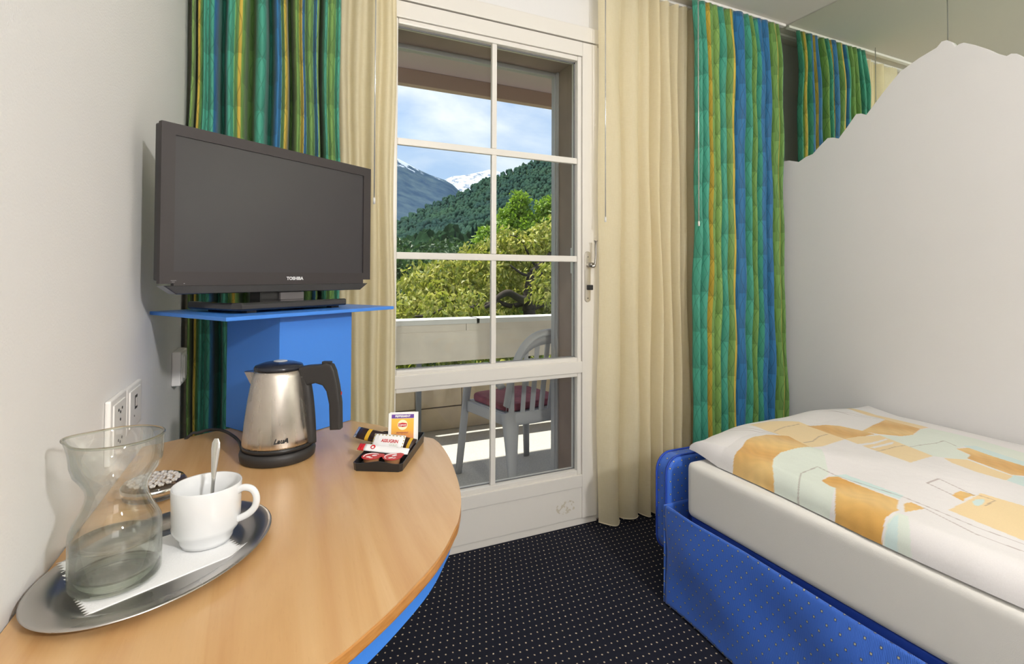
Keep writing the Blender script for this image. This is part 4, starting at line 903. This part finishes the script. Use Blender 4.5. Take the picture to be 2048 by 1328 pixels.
def sfp(name, *a, m=SOFF): x0, x1, y0, y1, z0, z1 = a; link(name, bx(x0, x1, y0-3, y1-3, z0-2.5, z1-2.5, bev=.004), m, so)
sfp('slab', -3, 7, YB+.2, 3.62, 2.55, 2.75); sfp('edge_beam', -3, 7, 3.50, 3.56, 2.443, 2.5495, m=TERR); sfp('awning_box', -3, 7, YB+.201, 2.52, 2.39, 2.5495, m=mat('awning_grey', (.42, .33, .32), .6)); sfp('seam_strip', -3, 7, 2.52, 2.535, 2.385, 2.405, m=mat('seam_grey', (.36, .32, .30), .6))
# outside wall around the door, seen only from the side
struct(link('facade', bx(-3, XL-.101, YB+.1, YB+.199, -.2, 2.9), RENDER))
struct(link('facade', bx(XR+.101, 7, YB+.1, YB+.199, -.2, 2.9), RENDER))

# garden chair ------------------------------------------------------
CHP = mat('grey_garden_plastic', (.42, .41, .41), .45, bump=(90, .05))
ch = thing('garden_chair', 'grey plastic garden armchair standing on the balcony facing the parapet', 'chair', (1.250, 2.60, -.002), math.atan2(.14, .45)-.10)
# local: x = width (left A/B negative), y = forward to the parapet; half sizes
hx, hy = .235, .225
def leg(x, y, top, tz, wide0=.042, wide1=.026, lean=(0, 0)):
    bm = bmesh.new(); b = Vector((x, y, 0)); t = Vector((top[0], top[1], tz))
    for k in (0,): tube(bm, [b, b.lerp(t, .33), b.lerp(t, .66), t], [wide1, wide1*1.15, (wide0+wide1)/2, wide0], 8, flat=.55, side=(0, 1, 0) if 0 else (1, 0, 0))
    return bm
link('leg', leg(-hx-.01, hy+.01, (-hx+.035, hy-.03), .60, .028, .022), CHP, ch, True); link('leg', leg(hx+.01, hy+.01, (hx-.035, hy-.03), .60, .028, .022), CHP, ch, True)
link('leg', leg(-hx+.02, -hy-.02, (-hx+.045, -hy+.04), .42, .058, .026), CHP, ch, True); link('leg', leg(hx-.02, -hy-.02, (hx-.045, -hy+.04), .42, .058, .026), CHP, ch, True)
bm = bx(-.205, .205, -.175, .215, .395, .415, bev=.008); link('seat', bm, CHP, ch, True)
bm = bmesh.new(); box(bm, -.215, -.200, -.175, .21, .355, .412, bev=.004); box(bm, .200, .215, -.175, .21, .355, .412, bev=.004); box(bm, -.205, .205, .205, .222, .360, .412, bev=.004); link('seat_rail', bm, CHP, ch, True)
# back: curved shell from left corner, round the rear, to the right corner
def backp(u, z):      # u -1..1
    a = u*1.02; return Vector((.232*math.sin(a)*1.12, -.13-.105*math.cos(a)*1.0-(z-.4)*.16, z))
def archz(u): return .46+.375*max(0, 1-abs(u)**3)**.5
bm = bmesh.new(); N = 40
P = [backp(-1+2*i/N, archz(-1+2*i/N)) for i in range(N+1)]; tube(bm, P, .022, 10, flat=.45, side=(0, 0, 1)); link('back_arch', bm, CHP, ch, True)
bm = bmesh.new(); tube(bm, [backp(-1+2*i/N, .395) for i in range(N+1)], .034, 10, flat=.35, side=(0, 0, 1)); link('back_bottom_rail', bm, CHP, ch, True)
bm = bmesh.new()
for k in range(N):        # solid crest under the arch
    u0_, u1_ = -1+2*k/N, -1+2*(k+1)/N
    for (ua, ub) in ((u0_, u1_),):
        q = [bm.verts.new(backp(ua, max(.41, archz(ua)-.062))), bm.verts.new(backp(ub, max(.41, archz(ub)-.062))), bm.verts.new(backp(ub, archz(ub))), bm.verts.new(backp(ua, archz(ua)))]
        bm.faces.new(q)
bmesh.ops.remove_doubles(bm, verts=bm.verts, dist=.0005); r_ = bmesh.ops.solidify(bm, geom=bm.faces[:], thickness=.010); link('back_crest', bm, CHP, ch, True)
for u in (-.93, -.62, -.37, -.125, .125, .37, .62, .93):
    n = 9; zt_ = archz(u)-.03; bm = bmesh.new(); w_ = .080 if abs(u) > .9 else .060
    rings = []
    for i in range(n+1):
        z = .40+(zt_-.40)*i/n; du = w_/.52*(1-.12*i/n); a, b = backp(u*(.90+.10*i/n)-du/1.0*.5*1.0, z), backp(u*(.90+.10*i/n)+du*.5, z); nrm = Vector((a.x+b.x, a.y+b.y+.1, 0)).normalized()*.008
        rings.append([bm.verts.new(a), bm.verts.new(b), bm.verts.new(b-nrm), bm.verts.new(a-nrm)])
    for A, B in zip(rings, rings[1:]):
        for k in range(4): bm.faces.new((A[k], A[(k+1) % 4], B[(k+1) % 4], B[k]))
    bm.faces.new(rings[0]); bm.faces.new(rings[-1]); bmesh.ops.recalc_face_normals(bm, faces=bm.faces); link('slat', bm, CHP, ch)
for s in (-1, 1):
    link('arm', tube(bmesh.new(), smoothpts([(s*.225, -.16, .55), (s*.235, -.06, .600), (s*.225, .08, .612), (s*.205, .195, .600)], 6), .024, 10, flat=.45, side=(1, 0, 0)), CHP, ch, True)
# cushion
cu = thing('seat_cushion', 'faded red cushion lying on the grey garden chair', 'cushion', (1.250, 2.60, .4145), ch.rotation_euler[2])
bm = bmesh.new(); P = rrect(-.195, .195, -.165, .205, .07); prism(bm, P, 0, .038, bev=.014, seg=4)
link('cover', bm, mat('faded_red_cloth', (.27, .075, .085), .9, vary=(16, .25, (1, 1, 1)), bump=(60, .5)), cu, True)

# ------------------------------------------------------------------ landscape
def terrain(name, label, ridge, R, near, m, z_near, rough, seed, far_drop=.5, nA=260, nR=70, t0=-1.6, t1=2.6):
    rs = np.random.RandomState(seed)
    rt_ = sorted([(lambda q: (q.x/q.y, (q.z-CH)/q.y))(atY(x, y, 1000.)) for x, y in ridge]); T = np.array([a for a, b in rt_]); E_ = np.array([b for a, b in rt_])
    t = np.linspace(t0, t1, nA); el = np.interp(t, T, E_); 
    D_ = np.linspace(0, 1.35, nR); tt, dd = np.meshgrid(t, D_, indexing='ij')
    Yd = near+(R-near)*dd
    zr = CH+el[:, None]*R
    s = np.where(dd <= 1, z_near+(zr-z_near)*(np.clip(dd, 0, 1)**1.15), zr-(dd-1)*far_drop*R*.6)
    nz = np.zeros_like(s); 
    for k in range(1, 6):
        fx, fy, a1, a2 = 2.0**k*rs.uniform(.8, 1.3), 2.0**k*rs.uniform(.8, 1.3), rs.uniform(0, 6), rs.uniform(0, 6)
        nz += np.sin(tt*fx*3+a1+dd*fy)*np.sin(dd*fy*3+a2+tt*fx*.7)/2.0**k
    s = s+nz*rough*R*np.clip(dd, 0, 1)*np.clip(1.15-dd, .12, 1)
    P = np.stack([tt*Yd, Yd, s], -1); me = np_mesh(name, P.reshape(-1, 3), grid_faces(nA, nR))
    o = link_me(name, me, m, None, True); struct(o, label); return t, el, P
g = NG('hazed_forest_rock'); gm = g.n('ShaderNodeNewGeometry').outputs['Position']
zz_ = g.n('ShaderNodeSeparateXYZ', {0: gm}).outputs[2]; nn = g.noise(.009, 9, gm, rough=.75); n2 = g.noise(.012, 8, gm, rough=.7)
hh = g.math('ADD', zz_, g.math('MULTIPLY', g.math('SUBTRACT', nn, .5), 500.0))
g.P(Base_Color=g.mix(g.math('GREATER_THAN', hh, 560.0), g.ramp(n2, [(.38, (.036, .066, .115)), (.62, (.080, .120, .150))]), (.42, .47, .55, 1)), Roughness=1.0, Specular_IOR_Level=0.0); MOUNT = g.m  # distance haze is put into the blue-grey forest colour
g = NG('snow_peak'); gm = g.n('ShaderNodeNewGeometry').outputs['Position']; nn = g.noise(.011, 8, gm, rough=.72)
g.P(Base_Color=g.ramp(nn, [(.42, (.16, .20, .27)), (.49, (.52, .55, .60))]), Roughness=.9, Specular_IOR_Level=0.0); SNOW = g.m
g = NG('hazed_hill_forest'); gm = g.n('ShaderNodeNewGeometry').outputs['Position']; nn = g.noise(.012, 6, gm, rough=.6); n2 = g.noise(.12, 5, gm); n3 = g.noise(.0045, 3, gm)
c_ = g.mix(n2, g.ramp(nn, [(.35, (.026, .054, .054)), (.6, (.050, .094, .056))]), (.022, .048, .050, 1)); c_ = g.mix(g.math('GREATER_THAN', n3, .60), c_, (.06, .105, .055, 1))  # bluish haze tint painted into the forest greens
g.P(Base_Color=c_, Roughness=1.0, Specular_IOR_Level=0.0); g.bump(n2, 1.0, 8.0); HILL = g.m
terrain('snow_mountain', 'snow covered peak far behind the valley', [(300, 420), (700, 400), (800, 385), (885, 362), (900, 353), (930, 350), (960, 344), (985, 337), (1008, 348), (1040, 352), (1200, 380), (1500, 360), (1900, 420)], 6500, 4200, SNOW, 100, .004, 3)
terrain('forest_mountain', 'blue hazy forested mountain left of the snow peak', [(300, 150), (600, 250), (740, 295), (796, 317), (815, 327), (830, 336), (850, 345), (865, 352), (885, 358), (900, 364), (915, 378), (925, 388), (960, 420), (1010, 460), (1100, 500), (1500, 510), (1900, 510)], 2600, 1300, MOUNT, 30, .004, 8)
TR, EL, HP = terrain('forest_hill', 'green forested hillside rising to the right', [(300, 505), (700, 480), (800, 446), (840, 425), (880, 405), (915, 392), (930, 388), (945, 377), (960, 366), (980, 360), (1000, 355), (1020, 346), (1040, 338), (1055, 330), (1070, 324), (1108, 321), (1200, 300), (1500, 250), (1900, 230)], 620, 210, HILL, 0, .006, 5)
grd = mat('meadow', (.07, .12, .03), 1.0, vary=(.3, .4, (1, 1, 1)), spec=0)
struct(link('valley_ground', bx(-900, 1500, 4.2, 4400, -5.3, -5), grd), 'green valley ground below the balcony')
# forest canopy on the hill: one stuff object of small crowns
def crowns(name, pts, hs, m, parent=None, kind='stuff'):
    t = (1+5**.5)/2; ico = np.array([(-1, t, 0), (1, t, 0), (-1, -t, 0), (1, -t, 0), (0, -1, t), (0, 1, t), (0, -1, -t), (0, 1, -t), (t, 0, -1), (t, 0, 1), (-t, 0, -1), (-t, 0, 1)])/1.9
    F_ = np.array([(0, 11, 5), (0, 5, 1), (0, 1, 7), (0, 7, 10), (0, 10, 11), (1, 5, 9), (5, 11, 4), (11, 10, 2), (10, 7, 6), (7, 1, 8), (3, 9, 4), (3, 4, 2), (3, 2, 6), (3, 6, 8), (3, 8, 9), (4, 9, 5), (2, 4, 11), (6, 2, 10), (8, 6, 7), (9, 8, 1)])
    rs = np.random.RandomState(1); n = len(pts); V = ico[None]*rs.uniform(.75, 1.25, (n, 12, 1)); V = V*np.stack([hs*.32, hs*.32, hs*.55], -1)[:, None, :]; V = V+pts[:, None, :]+np.stack([hs*0, hs*0, hs*.3], -1)[:, None, :]
    F2 = (F_[None]+(np.arange(n)*12)[:, None, None]).reshape(-1, 3)
    o = link_me(name, np_mesh(name, V.reshape(-1, 3), F2), m, parent, False)
    if kind: o['kind'] = kind
    return o
rs = np.random.RandomState(11); n = 26000
ia = rs.randint(95, 215, n); ir = rs.randint(8, 53, n); Pp = HP[ia, ir]+np.stack([rs.uniform(-3, 3, n), rs.uniform(-4, 4, n), np.zeros(n)], -1)
g = NG('hazed_tree_green'); gm = g.n('ShaderNodeNewGeometry').outputs['Position']; nn = g.noise(.02, 4, gm, rough=.6); n2 = g.noise(.25, 2, gm)
g.P(Base_Color=g.mix(n2, g.ramp(nn, [(.35, (.022, .050, .052)), (.62, (.050, .100, .052))]), (.034, .068, .055, 1)), Roughness=1.0, Specular_IOR_Level=0.0); HT = g.m  # crown greens carry the hill's painted haze tint
hf = crowns('hillside_forest', Pp, rs.uniform(3.5, 8, n), HT); tag(hf, 'dense forest of small trees covering the hillside', 'forest')

# leafy trees: leaves scattered in clumps as small folded blades
def leaves(name, centers, rads, per, size, m, parent, seed, droop=.3, flat=.8, shell=.5):
    rs = np.random.RandomState(seed); A = []
    for c_, r in zip(centers, rads):
        k = int(per*(r**2)); d = rs.normal(size=(k, 3)); d /= np.linalg.norm(d, axis=1)[:, None]; q = rs.uniform(shell, 1, k)[:, None]**.6
        A.append(np.array(c_)[None]+d*q*r*np.array([1, 1, flat])[None])
    Pn = np.concatenate(A); n = len(Pn)
    d = rs.normal(size=(n, 3)); d[:, 2] -= droop*1.5; d /= np.linalg.norm(d, axis=1)[:, None]; s = np.cross(d, rs.normal(size=(n, 3))); s /= np.linalg.norm(s, axis=1)[:, None]; nr = np.cross(d, s)
    L = size*rs.uniform(.6, 1.25, (n, 1)); w_ = L*.24
    V = np.stack([Pn, Pn+d*L*.5+s*w_+nr*w_*.5, Pn+d*L, Pn+d*L*.5-s*w_+nr*w_*.5], 1)
    F_ = (np.array([[0, 1, 2], [0, 2, 3]])[None]+(np.arange(n)*4)[:, None, None]).reshape(-1, 3)
    o = link_me(name, np_mesh(name, V.reshape(-1, 3), F_), m, parent); o['kind'] = 'stuff'; return o
def leafmat(name, a, b, c, tl=.45):
    g = NG(name); gm = g.n('ShaderNodeNewGeometry').outputs; nn = g.n('ShaderNodeTexWhiteNoise', {'Vector': g.n('ShaderNodeVectorMath', {0: gm['Position'], 1: (6, 6, 6)}, operation='MULTIPLY').outputs[0]}).outputs[0] if False else g.noise(7.5, 4, gm['Position'])
    cc = g.ramp(nn, [(.3, a), (.5, b), (.7, c)])
    df = g.n('ShaderNodeBsdfPrincipled', {'Base Color': cc, 'Roughness': .45}).outputs[0]; tr = g.n('ShaderNodeBsdfTranslucent', {0: cc}).outputs[0]
    g.t.links.new(g.n('ShaderNodeMixShader', {0: tl, 1: df, 2: tr}).outputs[0], g.o.inputs[0]); return g.m
BARK = mat('bark', (.040, .029, .021), .95, vary=(9, .4, (1, 1, .3)), bump=(20, 1.0))
L1 = leafmat('yellow_green_leaf', (.11, .17, .018), (.36, .38, .045), (.72, .64, .22)); L2 = leafmat('bright_green_leaf', (.12, .24, .018), (.22, .36, .025), (.34, .46, .05)); L3 = leafmat('dark_green_leaf', (.020, .055, .018), (.04, .095, .025), (.09, .16, .04), .3); L4 = leafmat('mid_green_leaf', (.035, .085, .025), (.065, .14, .035), (.14, .22, .06), .35)
def branch(bm, P, r0_, r1_, seg=8):
    r0_ *= .72; r1_ *= .72
    P = smoothpts(P, 5); n = len(P); tube(bm, P, [r0_+(r1_-r0_)*i/(n-1) for i in range(n)], seg)
# foreground tree
YT = 11.5
def g_(x, y, dY=0): return atY(x, y, YT+dY)
tr1 = thing('leafy_tree', 'yellow green tree with dark gnarled branches right behind the parapet', 'tree', (g_(1062, 640).x, YT, -5))
o1 = Vector(tr1.location)
bm = bmesh.new(); b0 = o1+Vector((.1, 0, 0))
branch(bm, [p-o1 for p in (b0, g_(1060, 660), g_(1056, 620), g_(1054, 590))], .26, .17)
branch(bm, [p-o1 for p in (g_(1054, 595), g_(1060, 560), g_(1062, 545))], .17, .13); branch(bm, [p-o1 for p in (g_(1062, 548), g_(1082, 548, .2), g_(1080, 535, .2), g_(1068, 528, .3))], .09, .05)
branch(bm, [p-o1 for p in (g_(1056, 600), g_(1040, 598, -.3), g_(1018, 586, -.5), g_(1000, 592, -.6), g_(985, 606, -.6), g_(950, 612, -.5), g_(900, 620, -.4))], .15, .05)
branch(bm, [p-o1 for p in (g_(1060, 552), g_(1045, 548), g_(1030, 538), g_(1020, 530))], .06, .025); branch(bm, [p-o1 for p in (g_(1050, 605), g_(1020, 612, .3), g_(985, 598, .4), g_(960, 588, .4), g_(900, 575, .3))], .10, .03)
branch(bm, [p-o1 for p in (g_(985, 607, -.6), g_(960, 618, -.8), g_(930, 614, -.8), g_(890, 617, -.8), g_(858, 630, -.8), g_(830, 633, -.7))], .07, .03)
branch(bm, [p-o1 for p in (g_(1062, 545), g_(1090, 520), g_(1120, 480, .4), g_(1160, 450, .5))], .10, .03); branch(bm, [p-o1 for p in (g_(1056, 620), g_(1110, 600, .3), g_(1180, 580, .5), g_(1260, 560, .5))], .12, .03); branch(bm, [p-o1 for p in (g_(1068, 528, .3), g_(1040, 480, .4), g_(1020, 470, .4))], .05, .015)
link('trunk', bm, BARK, tr1, True)
cs, rsz = [], []
for (x, y, dY, r) in [(830, 590, .6, .75), (860, 560, .8, .7), (835, 625, -.2, .5), (880, 600, .2, .75), (905, 555, .6, .7), (930, 590, .5, .8), (955, 545, .5, .7), (960, 640, 0, .7), (890, 660, 0, .8), (830, 670, .5, .9), (1000, 540, .9, .7), (1000, 505, .8, .65), (1040, 500, .6, .6), (1020, 480, .8, .5), (1075, 500, .6, .6), (1090, 470, .6, .5), (1110, 520, .6, .7), (1100, 570, 1.1, .8), (1120, 610, .8, .8), (1090, 640, .9, .7), (1020, 640, .7, .8), (1000, 580, 1.3, .8), (1150, 560, .5, .9), (1180, 500, .5, .8), (1200, 620, .5, 1.0), (1240, 560, .4, .8), (945, 510, 1.0, .45), (1060, 700, .3, 1.0), (950, 720, .3, 1.1), (850, 740, .4, 1.1), (1160, 700, .3, 1.1), (780, 650, .6, .9), (1130, 450, .6, .5), (1045, 560, 1.5, .6), (760, 700, .5, .9), (940, 600, -1.2, .35), (1085, 580, -1.1, .4), (870, 605, -1.3, .35), (1095, 545, -1.0, .35), (905, 640, -1.4, .4)]:
    p = atY(x, y, YT+dY)-o1; cs.append(tuple(p)); rsz.append(r*1.0)
leaves('foliage', cs, rsz, 880, .185, L1, tr1, 3, droop=.8)
hd_ = thing('hedge', 'sunlit leafy hedge seen through the gap below the parapet board', 'hedge', (2.2, 6.0, -5))
link('stems', bx(-3.2, 4.2, -.35, .35, 0, 4.3, bev=.05), BARK, hd_); cs, rsz = [], []
rh = random.Random(5)
for i in range(60): cs.append((-3.2+i*.125, rh.uniform(-.4, .4), 4.62+rh.uniform(-.12, .08))); rsz.append(.42)
leaves('foliage', cs, rsz, 1900, .11, L1, hd_, 77, droop=.3)
# feathery bright trees
def feather_tree(x, ytop, Y, h, w_, label, seed, n=26, mm=L2, group=None, nm='feathery_tree', per=900, sz=.22):
    p = atY(x, ytop, Y); base = Vector((p.x, p.y, -5)); H = p.z+5; t = thing(nm, label, 'tree', base, 0, group)
    link('trunk', tube(bmesh.new(), [(0, 0, 0), (0, 0, H*.6), (0, 0, H*.96)], [.22, .12, .02], 8), BARK, t, True)
    r = random.Random(seed); cs, rr = [], []
    for i in range(n):
        f = i/n; z = H-h*f*1.0; rad = w_*(f**.8)+.1; 
        for k in range(1+int(4*f+1)):
            a = r.uniform(0, 2*PI); q = rad*r.uniform(.35, 1); cs.append((q*math.cos(a), q*math.sin(a), z-.35*q+r.uniform(-.2, .2))); rr.append(.30+.28*r.random()+.12*f)
    leaves('foliage', cs, rr, per, sz, mm, t, seed, droop=.1, flat=.55, shell=.1)
feather_tree(1040, 398, 19, 5.5, 2.4, 'bright green feathery tree with the tallest tip', 21)
feather_tree(1098, 405, 18.5, 5, 2.2, 'bright green feathery tree at the right edge of the glass', 22); feather_tree(1012, 428, 20, 4.5, 2.0, 'bright green feathery tree left of the tallest tip', 23)
feather_tree(985, 462, 18, 4, 1.7, 'low bright green feathery tree, leftmost of its kind', 24); feather_tree(1160, 395, 19, 5.5, 2.4, 'bright green feathery tree hidden behind the door stile', 25); feather_tree(1240, 405, 20, 5.5, 2.4, 'bright green feathery tree farthest right', 26)
# round dark trees in the middle distance
def round_tree(x, ytop, Y, w_, label, seed, mm, nm='round_tree', per=60, sz=.5):
    p = atY(x, ytop, Y); H = p.z+5; t = thing(nm, label, 'tree', (p.x, p.y, -5)); link('trunk', tube(bmesh.new(), [(0, 0, 0), (0, 0, H*.8)], [w_*.09, w_*.03], 7), BARK, t, True)
    r = random.Random(seed); cs, rr = [], []
    for i in range(26):
        a = r.uniform(0, 2*PI); f = r.random(); rad = w_*.8*math.sin(PI*min(.97, f*.8+.15)); cs.append((rad*math.cos(a), rad*math.sin(a), H-w_*.25-(f*H*.75))); rr.append(w_*r.uniform(.22, .38))
    leaves('foliage', cs, rr, per*6/w_, sz, mm, t, seed, droop=.2, shell=.4)
for i, (x, yt, Y, w_, mm, lb) in enumerate([(812, 492, 34, 3.0, L4, 'dark round tree at the left edge of the glass'), (845, 480, 38, 3.4, L3, 'dark green tree right of the leftmost round tree'), (880, 474, 42, 3.6, L3, 'dark green tree before the hillside, middle of the row'), (915, 482, 40, 3.2, L4, 'mid green tree left of the bright trees'), (948, 478, 44, 3.5, L3, 'dark tree just behind the bright trees'), (800, 470, 60, 4.5, L3, 'tall dark tree behind the leftmost round tree'), (775, 480, 36, 3.2, L4, 'round tree hidden left of the door glass'), (740, 485, 38, 3.4, L3, 'round tree farthest left'), (805, 535, 24, 2.2, L3, 'dark shrub tree left behind the yellow green tree')]): round_tree(x, yt, Y, w_, lb, 40+i, mm)
# rows of conifers and broad trees between the valley and the hill
cone = bmesh.new()
for k in range(5): lathe(cone, [(0, 2+k*1.6+3.4), (1.9-.32*k, 2+k*1.6), (.6-.1*k, 2.3+k*1.6)], 9)
lathe(cone, [(.18, 0), (.12, 3), (0, 3.2)], 6)
for v_ in cone.verts: v_.co.x *= 1+.25*math.sin(v_.co.z*7+v_.co.y*3); v_.co.y *= 1+.2*math.sin(v_.co.z*5+v_.co.x)
cme = bpy.data.meshes.new('conifer'); cone.to_mesh(cme); cone.free(); cme.materials.append(mat('conifer_green', (.012, .030, .024), 1.0, vary=(.6, .4, (1, 1, 1)), spec=0))
bl = bmesh.new(); bmesh.ops.create_icosphere(bl, subdivisions=3, radius=1)
rr = random.Random(9)
for v_ in bl.verts: v_.co *= 1+.22*math.sin(v_.co.x*9)*math.sin(v_.co.y*8+1)*math.cos(v_.co.z*7)+rr.uniform(-.07, .07)
for v_ in bl.verts: v_.co = Vector((v_.co.x*2.6, v_.co.y*2.6, v_.co.z*3.6+6.2))
lathe(bl, [(.3, 0), (.22, 3.5), (0, 3.6)], 6)
bme = bpy.data.meshes.new('valley_tree'); bl.to_mesh(bme); bl.free(); bme.materials.append(mat('valley_tree_green', (.022, .050, .024), 1.0, vary=(.8, .45, (1, 1, 1)), spec=0))
r = random.Random(31)
taken = []; tries = 0
while len(taken) < 84 and tries < 3000:
    tries += 1; x = r.uniform(640, 1200); Y = r.uniform(95, 195); q = atY(x, 551, Y)
    if any((q.x-a)**2+(Y-b)**2 < 6.3**2 for a, b in taken): continue
    taken.append((q.x, Y)); px_top = float(np.interp(x, [700, 800, 880, 960, 1180], [476, 468, 450, 444, 428]))+r.uniform(-4, 26)
    p = atY(x, px_top, Y); con = r.random() < .5; s = (p.z+5)/(11.8 if con else 9.8); wd = min(1.5, .55*s+.35)
    o = bpy.data.objects.new('conifer_tree' if con else 'valley_tree', cme if con else bme); C.objects.link(o); o.location = (p.x, Y, -5); o.scale = (wd, wd, s); o.rotation_euler = (0, 0, r.uniform(0, 6))
    tag(o, 'dark conifer in the distant wood at the foot of the hill' if con else 'dark broad tree in the distant wood at the foot of the hill', 'tree', 'distant conifers at the foot of the hill' if con else 'distant broad trees at the foot of the hill')
# pieces that sit on a part of their thing become its sub-parts
def sub(thing_, parent_name, *names):
    ch = list(thing_.children); par = next(c for c in ch if c.name.split('.')[0] == parent_name)
    for c in ch:
        if c.name.split('.')[0] in names: c.parent = par
for o in list(bpy.data.objects):
    if o.parent: continue
    nm = o.name.split('.')[0]
    if nm == 'television': sub(o, 'bezel', 'logo', 'indicator'); sub(o, 'base', 'foot'); sub(o, 'neck', 'neck_cover')
    elif nm == 'kettle': sub(o, 'lid', 'lid_button'); sub(o, 'handle', 'switch_mark', 'lid_release'); sub(o, 'body', 'logo', 'spout')
    elif nm == 'creamer_pot': sub(o, 'lid', 'print')
    elif nm == 'tea_envelope': sub(o, 'picture', 'sun_disc', 'shield', 'logo', 'lettering')
    elif nm == 'sweetener_sachet': sub(o, 'wrapper', 'border_dashes', 'lettering')
    elif nm == 'coffee_stick': sub(o, 'wrapper', 'lettering')
    elif nm == 'sugar_stick': sub(o, 'wrapper', 'emblem')
    elif nm in ('wall_socket', 'usb_socket'): sub(o, 'insert', 'pin_hole', 'slot', 'slot_tongue')
